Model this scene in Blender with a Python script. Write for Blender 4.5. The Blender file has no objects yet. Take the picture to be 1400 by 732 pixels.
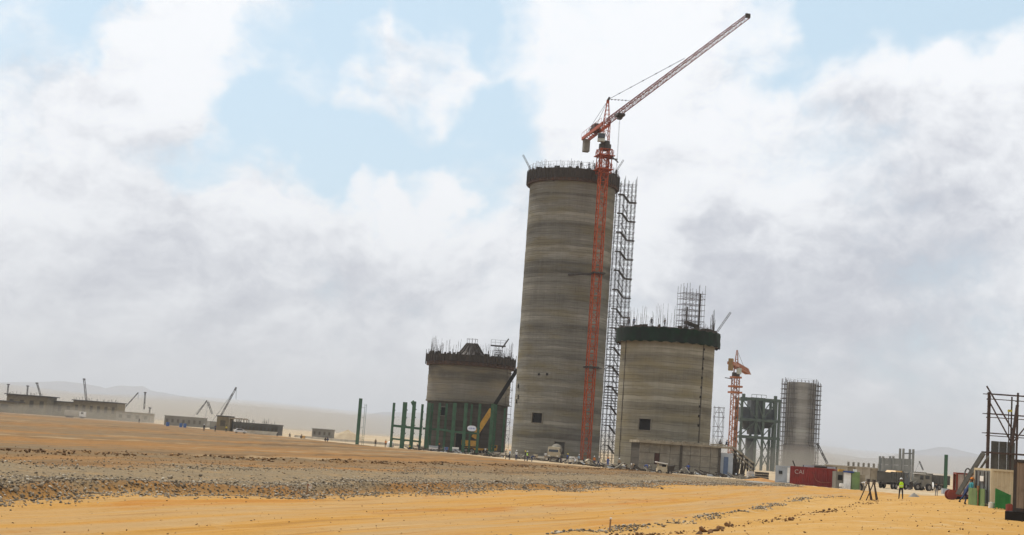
import bpy, bmesh, math, random
import numpy as np
from mathutils import Vector as V, Matrix, Quaternion
random.seed(7); RNG = np.random.default_rng(11)
S = bpy.context.scene; COL = S.collection
PI = math.pi; R = math.radians

# ------------------------------------------------------------------ camera
HC = 2.7; FPX = 1900.0; PITCH = R(7.16); ROLL = R(4.1)
fwd = V((0, math.cos(PITCH), math.sin(PITCH))); up0 = V((0, -math.sin(PITCH), math.cos(PITCH))); rt0 = V((1, 0, 0))
upv = up0*math.cos(ROLL) - rt0*math.sin(ROLL); rtv = rt0*math.cos(ROLL) + up0*math.sin(ROLL)
cd = bpy.data.cameras.new("camera"); cam = bpy.data.objects.new("camera", cd); COL.objects.link(cam); S.camera = cam
cd.sensor_width = 36; cd.lens = 36*FPX/1400; cd.clip_start = 0.1; cd.clip_end = 60000
cam.matrix_world = Matrix(((rtv.x, upv.x, -fwd.x, 0), (rtv.y, upv.y, -fwd.y, 0), (rtv.z, upv.z, -fwd.z, HC), (0, 0, 0, 1)))
CAMLOC = V((0, 0, HC))
def ray(px, py): return fwd + rtv*((px-700)/FPX) + upv*((366-py)/FPX)
def P(px, py, Y):
    d = ray(px, py); return CAMLOC + d*(Y/d.y)
def proj(p):
    q = V(p) - CAMLOC; z = q.dot(fwd); return 700 + FPX*q.dot(rtv)/z, 366 - FPX*q.dot(upv)/z

# ------------------------------------------------------------------ light, sky
SUN_AZ, SUN_EL = R(-45), R(62)
tosun = V((math.sin(SUN_AZ)*math.cos(SUN_EL), math.cos(SUN_AZ)*math.cos(SUN_EL), math.sin(SUN_EL)))
sl = bpy.data.lights.new("sun", 'SUN'); sl.energy = 3.6; sl.angle = R(0.6); sl.color = (1.0, 0.95, 0.86)
sun = bpy.data.objects.new("sun", sl); COL.objects.link(sun); sun.rotation_euler = tosun.to_track_quat('Z', 'Y').to_euler(); sun.location = (0, 0, 300)
S.view_settings.view_transform = 'Standard'; S.view_settings.look = 'None'; S.view_settings.exposure = 0; S.view_settings.gamma = 1
HAZE_DENSITY = 0.00012

class NT:
    """small helper over a node tree"""
    def __init__(s, tree): s.t = tree; s.l = tree.links
    def n(s, typ, ins=None, **kw):
        nd = s.t.nodes.new(typ)
        for k, v in kw.items(): setattr(nd, k, v)
        for k, v in (ins or {}).items():
            if hasattr(v, 'is_linked') or isinstance(v, bpy.types.NodeSocket): s.l.new(v, nd.inputs[k])
            else: nd.inputs[k].default_value = v
        return nd
    def m(s, op, a, b=0.0, c=0.0, clamp=False):
        return s.n('ShaderNodeMath', {0: a, 1: b, 2: c}, operation=op, use_clamp=clamp).outputs[0]
    def sm(s, x, a, b, lo=0.0, hi=1.0):
        return s.n('ShaderNodeMapRange', {0: x, 1: a, 2: b, 3: lo, 4: hi}, interpolation_type='SMOOTHSTEP').outputs[0]
    def noise(s, vec, scale, detail=4, rough=0.55, dist=0.0, lac=2.0):
        return s.n('ShaderNodeTexNoise', {'Vector': vec, 'Scale': scale, 'Detail': detail, 'Roughness': rough, 'Distortion': dist, 'Lacunarity': lac})
    def mix(s, f, a, b):
        nd = s.n('ShaderNodeMix', data_type='RGBA')
        for k, v in ((0, f), (6, a), (7, b)):
            if isinstance(v, bpy.types.NodeSocket): s.l.new(v, nd.inputs[k])
            else: nd.inputs[k].default_value = v if k == 0 else (*v[:3], 1)
        return nd.outputs[2]
    def scale(s, vec, sc):
        return s.n('ShaderNodeVectorMath', {0: vec, 1: sc}, operation='MULTIPLY').outputs[0]

w = bpy.data.worlds.new("World"); S.world = w; w.use_nodes = True
wt = w.node_tree; wt.nodes.clear(); N = NT(wt)
skyt = N.n('ShaderNodeTexSky', sky_type='NISHITA', sun_disc=False, sun_elevation=SUN_EL, sun_rotation=SUN_AZ, air_density=1.0, dust_density=1.5, ozone_density=1.0)
D = N.n('ShaderNodeTexCoord').outputs['Generated']
# broad cloud masses sit at fixed directions of the sky dome; noise breaks their outlines everywhere
wv = N.noise(D, 5.0, 5, 0.6).outputs['Color']
wvec = N.n('ShaderNodeVectorMath', {0: wv, 1: (0.5, 0.5, 0.5)}, operation='SUBTRACT').outputs[0]
warp = N.n('ShaderNodeVectorMath', {0: wvec, 1: (0.22, 0.22, 0.22), 2: D}, operation='MULTIPLY_ADD').outputs[0]
warpn = N.n('ShaderNodeVectorMath', {0: warp}, operation='NORMALIZE').outputs[0]
def blob(px, py, r, amp):
    d = ray(px, py).normalized(); c = math.cos(math.atan(r/FPX))
    dt = N.n('ShaderNodeVectorMath', {0: warpn, 1: tuple(d)}, operation='DOT_PRODUCT').outputs['Value']
    return N.sm(dt, c, 1-(1-c)*0.15, 0.0, amp)
def total(base, lst):
    x = base
    for b in lst: x = N.m('ADD', x, blob(*b))
    return x
flat = N.scale(D, (1.0, 1.0, 1.5))
wq = N.n('ShaderNodeVectorMath', {0: wvec, 1: (0.10, 0.10, 0.10), 2: flat}, operation='MULTIPLY_ADD').outputs[0]
def off(v, o): return N.n('ShaderNodeVectorMath', {0: v, 1: o}, operation='ADD').outputs[0]
SH = (-0.010, -0.004, 0.022); SH2 = (-0.005, -0.002, 0.010)
f1 = N.noise(wq, 6.0, 10, 0.58).outputs['Fac']; f1s = N.noise(off(wq, SH), 6.0, 10, 0.58).outputs['Fac']
f2 = N.noise(wq, 17.0, 9, 0.62).outputs['Fac']; f2s = N.noise(off(wq, SH2), 17.0, 9, 0.62).outputs['Fac']
f3 = N.noise(wq, 2.6, 6, 0.5).outputs['Fac']
cover = total(0.80, [(430, 105, 170, -0.52), (380, 190, 120, -0.42), (520, 215, 120, -0.45), (650, 205, 130, -0.42), (280, 215, 100, -0.25), (470, 20, 110, -0.2),
                     (40, -5, 150, -0.45), (150, 20, 90, -0.2), (550, 15, 100, -0.4), (650, 10, 90, -0.35), (1170, 70, 130, -0.45), (1270, 85, 110, -0.5), (1360, 85, 90, -0.4), (1080, 45, 110, -0.3),
                     (620, 120, 80, -0.22), (700, 150, 80, -0.2), (20, 200, 90, -0.2), (1130, 20, 90, -0.2), (560, 100, 90, 0.34), (500, 150, 50, 0.25), (590, 262, 80, 0.6), (250, 110, 130, 0.3), (530, 290, 80, 0.35), (1215, 150, 80, 0.3), (1340, 140, 80, 0.3)])
cv = N.m('ADD', cover, N.m('MULTIPLY', N.m('SUBTRACT', f1, 0.5), 1.5))
cv = N.m('ADD', cv, N.m('MULTIPLY', N.m('SUBTRACT', f2, 0.5), 0.75))
alpha = N.sm(cv, 0.14, 0.80)
bright = total(0.875, [(590, 245, 80, 0.42), (520, 265, 80, 0.28), (650, 310, 100, 0.25), (1215, 130, 80, 0.25), (1335, 125, 100, 0.25), (1100, 290, 90, 0.22), (930, 345, 70, 0.25),
                      (300, 90, 120, 0.22), (740, 60, 200, 0.25), (930, 130, 240, 0.2), (480, 150, 140, 0.15), (200, 40, 160, 0.15), (70, 250, 140, 0.15), (330, 290, 140, 0.15),
                      (140, 170, 180, -0.18), (40, 350, 150, -0.10), (330, 410, 200, -0.24), (560, 410, 160, -0.24), (150, 410, 200, -0.20), (1150, 400, 220, -0.26), (1040, 340, 150, -0.16), (1260, 320, 180, -0.14), (1020, 430, 160, -0.12), (1330, 420, 200, -0.10), (700, 500, 300, -0.05)])
shade = N.m('ADD', N.m('MULTIPLY', N.m('SUBTRACT', f1, f1s), 2.3), N.m('MULTIPLY', N.m('SUBTRACT', f2, f2s), 0.8))
br = N.m('ADD', N.m('ADD', bright, shade), N.m('ADD', N.m('MULTIPLY', N.m('SUBTRACT', f2, 0.5), 0.25), N.m('MULTIPLY', N.m('SUBTRACT', f3, 0.5), 0.35)))
br = N.sm(br, 0.0, 1.12)
ccol = N.mix(br, (0.455, 0.485, 0.575), (1.03, 1.055, 1.09))
cc10 = N.scale(ccol, (9.9, 9.9, 9.9))
veil = N.mix(0.56, skyt.outputs[0], (8.2, 11.0, 12.6))
skyc = N.mix(alpha, veil, cc10)
bg = N.n('ShaderNodeBackground', {'Color': skyc, 'Strength': 0.1})
N.l.new(bg.outputs[0], N.n('ShaderNodeOutputWorld').inputs['Surface'])

# ------------------------------------------------------------------ materials
MATS = {}
def mat(name, c1, c2=None, scale=1.5, rough=0.8, bump=0.0, stretch=(1, 1, 1), metal=0.0, c3=None, s3=6.0, a3=0.5):
    if name in MATS: return MATS[name]
    m = bpy.data.materials.new(name); m.use_nodes = True; t = m.node_tree; n = NT(t)
    b = t.nodes['Principled BSDF']; c2 = c2 or tuple(x*0.72 for x in c1)
    oc = n.scale(n.n('ShaderNodeTexCoord').outputs['Object'], stretch)
    f = n.sm(n.noise(oc, scale, 7, 0.62).outputs['Fac'], 0.32, 0.68)
    c = n.mix(f, c1, c2)
    if c3:
        g = n.sm(n.noise(oc, s3, 6, 0.65).outputs['Fac'], 0.52, 0.70, 0, a3); c = n.mix(g, c, c3)
    n.l.new(c, b.inputs['Base Color']); b.inputs['Roughness'].default_value = rough; b.inputs['Metallic'].default_value = metal
    if rough > 0.5: b.inputs['Specular IOR Level'].default_value = 0.25
    if bump:
        bp = n.n('ShaderNodeBump', {'Height': n.noise(oc, scale*6, 6).outputs['Fac'], 'Strength': bump, 'Distance': 0.05}); n.l.new(bp.outputs[0], b.inputs['Normal'])
    MATS[name] = m; return m

def concrete(name, dark, mid, light, lift=1.2, seed=0.0, warm=None):
    """slip-cast concrete: every pour has its own tone, with streaks and stains"""
    m = bpy.data.materials.new(name); m.use_nodes = True; t = m.node_tree; n = NT(t); b = t.nodes['Principled BSDF']
    oc = n.n('ShaderNodeTexCoord').outputs['Object']
    sx = n.n('ShaderNodeSeparateXYZ', {0: oc})
    wob = n.noise(n.scale(oc, (0.12, 0.12, 0.0)), 1.0, 3).outputs['Fac']
    z = n.m('ADD', sx.outputs[2], n.m('MULTIPLY', wob, 0.9))
    fl = n.m('FLOOR', n.m('ADD', n.m('DIVIDE', z, lift), seed))
    wn = n.n('ShaderNodeTexWhiteNoise', {'W': fl}, noise_dimensions='1D').outputs['Value']
    fl2 = n.m('FLOOR', n.m('ADD', n.m('DIVIDE', z, lift*3.7), seed+3.3))
    wn2 = n.n('ShaderNodeTexWhiteNoise', {'W': fl2}, noise_dimensions='1D').outputs['Value']
    bands = n.noise(n.scale(oc, (0.022, 0.022, 0.62)), 1.0, 5, 0.6).outputs['Fac']
    fine = n.noise(n.scale(oc, (0.12, 0.12, 2.4)), 1.0, 5, 0.6).outputs['Fac']
    blot = n.noise(n.scale(oc, (0.22, 0.22, 0.22)), 1.0, 6, 0.6).outputs['Fac']
    streak = n.noise(n.scale(oc, (2.2, 2.2, 0.07)), 1.0, 5, 0.7).outputs['Fac']
    v = n.m('ADD', n.m('MULTIPLY', wn, 0.42), n.m('MULTIPLY', wn2, 0.42))
    v = n.m('ADD', v, n.m('MULTIPLY', n.m('SUBTRACT', bands, 0.5), 1.7))
    v = n.m('ADD', v, n.m('MULTIPLY', n.m('SUBTRACT', fine, 0.5), 0.5))
    v = n.m('ADD', v, n.m('MULTIPLY', n.m('SUBTRACT', blot, 0.5), 0.8))
    v = n.m('ADD', v, n.m('MULTIPLY', n.m('SUBTRACT', streak, 0.5), 0.45))
    v = n.m('ADD', v, 0.08, clamp=True)
    c = n.mix(n.sm(v, 0.0, 0.55), dark, mid); c = n.mix(n.sm(v, 0.5, 1.0), c, light)
    if warm: c = n.mix(n.sm(n.noise(n.scale(oc, (0.1, 0.1, 0.35)), 1.0, 4).outputs['Fac'], 0.45, 0.68, 0, 0.6), c, warm)
    pour = n.m('MULTIPLY', n.sm(n.noise(n.scale(oc, (0.35, 0.35, 0.8)), 1.0, 4, 0.6).outputs['Fac'], 0.56, 0.72), n.sm(n.noise(n.scale(oc, (3.0, 3.0, 0.05)), 1.0, 3, 0.6).outputs['Fac'], 0.5, 0.7, 0, 0.7)); c = n.mix(pour, c, dark)
    joint = n.m('FRACT', n.m('DIVIDE', z, lift)); jm = n.sm(joint, 0.0, 0.13, 0.75, 0.0)
    c = n.mix(n.m('MULTIPLY', jm, n.sm(blot, 0.35, 0.6)), c, tuple(x*0.55 for x in dark))
    n.l.new(c, b.inputs['Base Color']); b.inputs['Roughness'].default_value = 0.92; b.inputs['Specular IOR Level'].default_value = 0.15
    bp = n.n('ShaderNodeBump', {'Height': n.noise(oc, 3.0, 6).outputs['Fac'], 'Strength': 0.3, 'Distance': 0.05}); n.l.new(bp.outputs[0], b.inputs['Normal'])
    MATS[name] = m; return m

M_tall = concrete('tall_silo_concrete', (0.088, 0.083, 0.07), (0.172, 0.164, 0.138), (0.275, 0.262, 0.22), 1.2, 0.0, (0.165, 0.14, 0.078))
M_right = concrete('right_silo_concrete', (0.118, 0.106, 0.08), (0.208, 0.19, 0.145), (0.305, 0.285, 0.228), 1.25, 7.0, (0.21, 0.175, 0.095))
M_left = concrete('left_silo_concrete', (0.10, 0.091, 0.073), (0.168, 0.153, 0.124), (0.235, 0.218, 0.18), 1.25, 13.0, (0.22, 0.185, 0.12))
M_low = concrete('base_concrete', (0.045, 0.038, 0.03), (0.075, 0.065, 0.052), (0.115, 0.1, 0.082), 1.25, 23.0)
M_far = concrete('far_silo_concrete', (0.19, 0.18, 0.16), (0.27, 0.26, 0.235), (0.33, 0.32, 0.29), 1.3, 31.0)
M_panel = mat('shuttered_concrete', (0.23, 0.205, 0.16), (0.15, 0.133, 0.105), 0.5, 0.9, 0.3, (1, 1, 1.4), c3=(0.29, 0.27, 0.23), s3=1.1, a3=0.6)
M_slab = mat('slab_concrete', (0.30, 0.26, 0.19), (0.2, 0.165, 0.115), 0.7, 0.9, 0.3)
M_pale = mat('pale_concrete', (0.42, 0.38, 0.31), (0.3, 0.26, 0.2), 0.5, 0.9)
M_form = mat('formwork_timber', (0.06, 0.049, 0.038), (0.036, 0.029, 0.023), 1.2, 0.9, 0.3, (1, 1, 0.4), c3=(0.09, 0.065, 0.04), s3=2.0, a3=0.6)
M_rustband = mat('rusty_formwork', (0.085, 0.045, 0.028), (0.05, 0.032, 0.022), 0.9, 0.85, 0.2, c3=(0.19, 0.12, 0.06), s3=2.5, a3=0.5)
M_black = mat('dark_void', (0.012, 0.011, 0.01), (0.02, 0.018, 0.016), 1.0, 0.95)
M_steel = mat('dark_steel', (0.055, 0.048, 0.042), (0.035, 0.028, 0.024), 2.0, 0.6, c3=(0.1, 0.05, 0.028), s3=4, a3=0.6)
M_scaf = mat('scaffold_tube', (0.09, 0.078, 0.068), (0.05, 0.04, 0.034), 2.0, 0.6, c3=(0.13, 0.065, 0.035), s3=3, a3=0.6)
M_brownscaf = mat('brown_scaffold_tube', (0.075, 0.052, 0.044), (0.05, 0.038, 0.034), 2.0, 0.6)
M_rebar = mat('rebar_rust', (0.075, 0.058, 0.048), (0.05, 0.038, 0.03), 2.0, 0.8)
M_rail = mat('guard_rail_galvanised', (0.42, 0.44, 0.47), (0.3, 0.31, 0.33), 1.0, 0.5)
M_red = mat('crane_orange_red', (0.40, 0.075, 0.02), (0.28, 0.055, 0.018), 0.6, 0.55, c3=(0.11, 0.04, 0.025), s3=2.5, a3=0.6)
M_orange = mat('crane_orange', (0.36, 0.125, 0.045), (0.25, 0.09, 0.035), 0.6, 0.55, c3=(0.14, 0.06, 0.035), s3=2.5, a3=0.5)
M_cw = mat('counterweight_concrete', (0.24, 0.225, 0.19), (0.17, 0.155, 0.13), 1.0, 0.85)
M_cab = mat('crane_cab_paint', (0.44, 0.47, 0.42), (0.34, 0.36, 0.32), 1.0, 0.4)
M_green = mat('green_primer_steel', (0.05, 0.12, 0.066), (0.036, 0.085, 0.05), 0.8, 0.55, c3=(0.09, 0.075, 0.05), s3=3, a3=0.4)
M_fgreen = mat('grey_green_steel', (0.08, 0.105, 0.085), (0.056, 0.074, 0.062), 0.8, 0.6)
M_tank = mat('hopper_plate', (0.085, 0.095, 0.1), (0.06, 0.068, 0.074), 0.5, 0.6, c3=(0.11, 0.10, 0.085), s3=1.5, a3=0.5)
M_net = mat('green_safety_net', (0.004, 0.017, 0.007), (0.007, 0.010, 0.007), 0.5, 0.9, 0.6, (1, 1, 0.5), c3=(0.006, 0.032, 0.011), s3=0.8, a3=0.6)
M_yellow = mat('machine_yellow', (0.62, 0.33, 0.03), (0.45, 0.23, 0.03), 1.2, 0.45, c3=(0.2, 0.12, 0.05), s3=3, a3=0.5)
M_cream = mat('cream_paint', (0.44, 0.375, 0.255), (0.34, 0.28, 0.185), 1.2, 0.5, c3=(0.4, 0.3, 0.17), s3=3, a3=0.5)
M_white = mat('white_paint', (0.75, 0.74, 0.71), (0.6, 0.57, 0.52), 1.2, 0.5)
M_glass = mat('dark_glass', (0.02, 0.024, 0.028), (0.03, 0.034, 0.038), 1.0, 0.12)
M_tyre = mat('tyre_rubber', (0.022, 0.021, 0.02), (0.05, 0.042, 0.033), 3.0, 0.9)
M_rim = mat('wheel_rim', (0.25, 0.23, 0.2), (0.15, 0.13, 0.11), 3.0, 0.5)
M_redbox = mat('red_container_paint', (0.235, 0.03, 0.022), (0.165, 0.024, 0.02), 0.5, 0.6, c3=(0.12, 0.04, 0.028), s3=2.0, a3=0.6)
M_beige = mat('beige_container_paint', (0.52, 0.45, 0.30), (0.42, 0.36, 0.24), 0.6, 0.6, c3=(0.3, 0.22, 0.13), s3=2.0, a3=0.4)
M_greydoor = mat('grey_door_paint', (0.16, 0.165, 0.16), (0.12, 0.125, 0.12), 0.8, 0.6)
M_brownbox = mat('brown_grey_container_paint', (0.27, 0.21, 0.155), (0.21, 0.165, 0.125), 0.6, 0.65, c3=(0.14, 0.1, 0.07), s3=2.5, a3=0.4)
M_palebox = mat('pale_cabin_paint', (0.48, 0.44, 0.41), (0.38, 0.34, 0.31), 0.6, 0.6)
M_bluegrey = mat('blue_grey_paint', (0.37, 0.40, 0.43), (0.28, 0.30, 0.32), 0.6, 0.6)
M_sheetgreen = mat('bright_green_sheet', (0.03, 0.19, 0.045), (0.024, 0.13, 0.035), 0.8, 0.6, c3=(0.1, 0.2, 0.06), s3=2.0, a3=0.5)
M_olive = mat('olive_sheet', (0.16, 0.24, 0.09), (0.12, 0.17, 0.07), 1.0, 0.6)
M_rustred = mat('rust_red_paint', (0.22, 0.05, 0.035), (0.15, 0.04, 0.03), 1.0, 0.6)
M_tarp = mat('blue_tarp', (0.04, 0.08, 0.26), (0.03, 0.055, 0.16), 1.0, 0.7)
M_earthwall = mat('earth_block_wall', (0.19, 0.15, 0.08), (0.12, 0.095, 0.052), 0.15, 0.9, 0.2, (1, 1, 2), c3=(0.3, 0.26, 0.18), s3=0.5, a3=0.6)
M_greywall = mat('grey_block_wall', (0.2, 0.185, 0.15), (0.14, 0.128, 0.105), 0.2, 0.9, 0.2, (1, 1, 2))
M_darkwall = mat('dark_block_wall', (0.095, 0.09, 0.078), (0.065, 0.06, 0.05), 0.5, 0.9)
M_netgrey = mat('grey_mesh_sheet', (0.12, 0.125, 0.115), (0.09, 0.092, 0.086), 1.5, 0.9, c3=(0.16, 0.165, 0.15), s3=4, a3=0.5)
M_stone = None
M_hill = mat('hill_rock', (0.21, 0.175, 0.14), (0.15, 0.13, 0.11), 0.006, 0.95)
M_wood = mat('bare_timber', (0.26, 0.15, 0.075), (0.17, 0.1, 0.05), 3.0, 0.8)
M_bluebarrel = mat('blue_plastic', (0.05, 0.12, 0.3), (0.04, 0.09, 0.22), 1.0, 0.5)
M_spoil = mat('spoil_earth', (0.4, 0.32, 0.21), (0.32, 0.24, 0.15), 0.3, 0.95, 0.5)
M_gpile = mat('pebble_grey', (0.25, 0.235, 0.205), (0.17, 0.16, 0.14), 1.5, 0.95, 0.8)
M_signface = mat('sign_white', (0.72, 0.75, 0.82), (0.62, 0.66, 0.75), 1.0, 0.5)
M_signblue = mat('sign_blue', (0.08, 0.16, 0.5), (0.07, 0.12, 0.4), 1.0, 0.5)

# ------------------------------------------------------------------ mesh helpers
class MB:
    def __init__(s): s.v = []; s.f = []; s.smooth = False
    def add(s, vs, fs):
        o = len(s.v); s.v += [tuple(p) for p in vs]; s.f += [tuple(i+o for i in q) for q in fs]; return s
    def box(s, c, d, rz=0.0, m=None, taper=1.0):
        hx, hy, hz = d[0]/2, d[1]/2, d[2]/2; vs = []
        for z in (-1, 1):
            k = taper if z > 0 else 1
            for x, y in ((-1, -1), (1, -1), (1, 1), (-1, 1)):
                p = V((x*hx*k, y*hy*k, z*hz))
                if rz: p = Matrix.Rotation(rz, 3, 'Z') @ p
                if m: p = m @ p
                vs.append(p + V(c))
        return s.add(vs, [(3, 2, 1, 0), (4, 5, 6, 7), (0, 1, 5, 4), (1, 2, 6, 5), (2, 3, 7, 6), (3, 0, 4, 7)])
    def bar(s, p, q, w, h=None, upd=(0, 0, 1)):
        p, q = V(p), V(q); d = q-p
        if d.length < 1e-6: return s
        d.normalize(); u = V(upd)
        if abs(d.dot(u)) > 0.97: u = V((0, 1, 0))
        a = d.cross(u).normalized(); b = a.cross(d); h = h or w; a *= w/2; b *= h/2
        vs = [p-a-b, p+a-b, p+a+b, p-a+b, q-a-b, q+a-b, q+a+b, q-a+b]
        return s.add(vs, [(0, 1, 2, 3), (7, 6, 5, 4), (1, 0, 4, 5), (2, 1, 5, 6), (3, 2, 6, 7), (0, 3, 7, 4)])
    def tube(s, p, q, r, n=6, r2=None):
        p, q = V(p), V(q); d = (q-p).normalized(); u = V((0, 0, 1)) if abs(d.z) < 0.97 else V((0, 1, 0))
        a = d.cross(u).normalized(); b = a.cross(d); r2 = r if r2 is None else r2; vs = []
        for k in range(n):
            t = 2*PI*k/n; e = a*math.cos(t)+b*math.sin(t); vs += [p+e*r, q+e*r2]
        fs = [(2*k, 2*((k+1) % n), 2*((k+1) % n)+1, 2*k+1) for k in range(n)]
        fs += [tuple(2*k for k in reversed(range(n))), tuple(2*k+1 for k in range(n))]
        return s.add(vs, fs)
    def lathe(s, prof, n=32, c=(0, 0, 0), a0=0.0, a1=2*PI, close=False):
        full = abs(a1-a0-2*PI) < 1e-6; k = n if full else n+1; m = len(prof); vs = []
        for i in range(k):
            t = a0+(a1-a0)*i/n
            for r, z in prof: vs.append((c[0]+r*math.sin(t), c[1]-r*math.cos(t), c[2]+z))
        fs = []
        for i in range(n):
            j = (i+1) % k
            for q in range(m-1 if not close else m):
                q2 = (q+1) % m; fs.append((i*m+q, j*m+q, j*m+q2, i*m+q2))
        return s.add(vs, fs)
    def prism(s, poly, y0, y1):
        """poly: (x, z) outline, extruded along y"""
        n = len(poly); vs = [(x, y0, z) for x, z in poly]+[(x, y1, z) for x, z in poly]
        return s.add(vs, [tuple(range(n)), tuple(range(2*n-1, n-1, -1))]+[(i, i+n, (i+1) % n+n, (i+1) % n) for i in range(n)])
    def build(s, name, mtl, parent=None, label=None, kind=None, smooth=False, loc=None):
        me = bpy.data.meshes.new(name); me.from_pydata(s.v, [], s.f); me.update()
        bm = bmesh.new(); bm.from_mesh(me); bmesh.ops.recalc_face_normals(bm, faces=bm.faces[:]); bm.to_mesh(me); bm.free()
        me.materials.append(mtl)
        if smooth: me.polygons.foreach_set('use_smooth', [True]*len(me.polygons))
        return link(name, me, parent, label, kind, loc)
def link(name, me, parent=None, label=None, kind=None, loc=None):
    o = bpy.data.objects.new(name, me); COL.objects.link(o)
    if parent: o.parent = parent
    if loc is not None: o.location = loc
    if label: o['label'] = label
    if kind: o['kind'] = kind
    return o
def tag(o, label, cat, group=None):
    o['label'] = label; o['category'] = cat
    if group: o['group'] = group
    return o
def thing(name, label, cat, loc=(0, 0, 0), rz=0.0, group=None):
    o = bpy.data.objects.new(name, None); COL.objects.link(o); o.location = loc; o.rotation_euler = (0, 0, rz); o.empty_display_size = 0.3
    return tag(o, label, cat, group)
def clone(o, parent=None):
    c = o.copy(); COL.objects.link(c)
    if parent: c.parent = parent
    for ch in list(o.children): clone(ch, c)
    return c
def again(o, loc=None, label=None, rot=None):
    """a copy of one part under the same thing"""
    c = o.copy(); COL.objects.link(c)
    if loc is not None: c.location = loc
    if rot is not None: c.rotation_euler = rot
    if label: c['label'] = label
    return c

# ------------------------------------------------------------------ ground
RX, RY = 0.385, 0.923                      # haul road direction
_w = [(RNG.uniform(0, 2*PI), RNG.uniform(0, 2*PI), 10**RNG.uniform(-1.6, 0.35)) for _ in range(40)]
def wav(x, y, lo, hi):
    z = np.zeros_like(x)
    for a, p, k in _w:
        if lo <= k < hi: z = z + np.sin((x*math.cos(a)+y*math.sin(a))*k+p)*(0.35/k**0.35)
    return z
def ss(a, b, x):
    t = np.clip((x-a)/(b-a), 0, 1); return t*t*(3-2*t)
EDX = [-900, -420, -168, -58, 0, 29, 60, 140, 900]; EDY = [2600, 1350, 640, 366, 223, 186, 150, 150, 150]
def coords(x, y): return x*RY - y*RX, x*RX + y*RY
def ground_z(x, y):
    x = np.asarray(x, float); y = np.asarray(y, float); s, t = coords(x, y)
    wob = wav(x, y, 0.0, 0.4)*0.25
    road = -0.35+0.35*ss(60, 130, t)
    rise = 0.55*ss(-17.5, -9, s+wob)
    rise = rise+0.45*ss(-13, -5, s)
    bank = 1-ss(-34.0, -33.0, s+wob*0.8+0.5*np.sin(t*0.33)+0.3*np.sin(t*0.9))
    near = (road+rise)*(1-bank)+bank*(0.02+0.16*np.exp(-((s+35.2)/1.6)**2)*(0.6+0.4*np.sin(t*0.21)))
    e = y-np.interp(x, EDX, EDY)
    z = near*(1-ss(0, 12, e))+ss(0, 12, e)*(-0.4)
    d = np.hypot(x, y); fade = np.clip(1-(d-250)/500, 0.0, 1)
    z = z+fade*(0.02*wav(x, y, 0.05, 0.5)+0.012*wav(x, y, 0.5, 3.0)*(1+2*bank*(1-ss(0, 6, e))))
    onroad = (1-bank)*ss(-16, -17.5, s)
    z = z+onroad*0.022*(np.sin(s*4.2+0.3*np.sin(t*0.1))+0.6*np.sin(s*7.7))
    z = z+0.13*np.exp(-((s+16.0+0.045*(np.minimum(t, 110)-45)+0.25*np.sin(t*0.4))/0.45)**2)*(0.5+0.5*np.sin(t*0.8)*np.sin(t*0.23))*(1-ss(120, 150, t))
    z = z+0.22*np.exp(-((s+59+wob)/0.8)**2)*(0.4+0.6*np.sin(t*0.7+np.sin(t*0.23)*2)**2)*(1-ss(150, 190, t))
    return z
def gz(x, y): return float(ground_z(np.array([x]), np.array([y]))[0])
def G(px, py):
    z = 0.0
    for _ in range(14):
        d = ray(px, py); k = (z-HC)/d.z if d.z < -1e-5 else 4000; p = CAMLOC+d*k; z = 0.5*z+0.5*gz(p.x, p.y)
    return V((p.x, p.y, gz(p.x, p.y)))
def place(px, Y):
    x = (px-700)/FPX*Y
    for _ in range(6): x += (px-proj((x, Y, gz(x, Y)))[0])*Y/FPX
    return V((x, Y, gz(x, Y)))
def topz(px, py, Y): return P(px, py, Y).z

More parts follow.
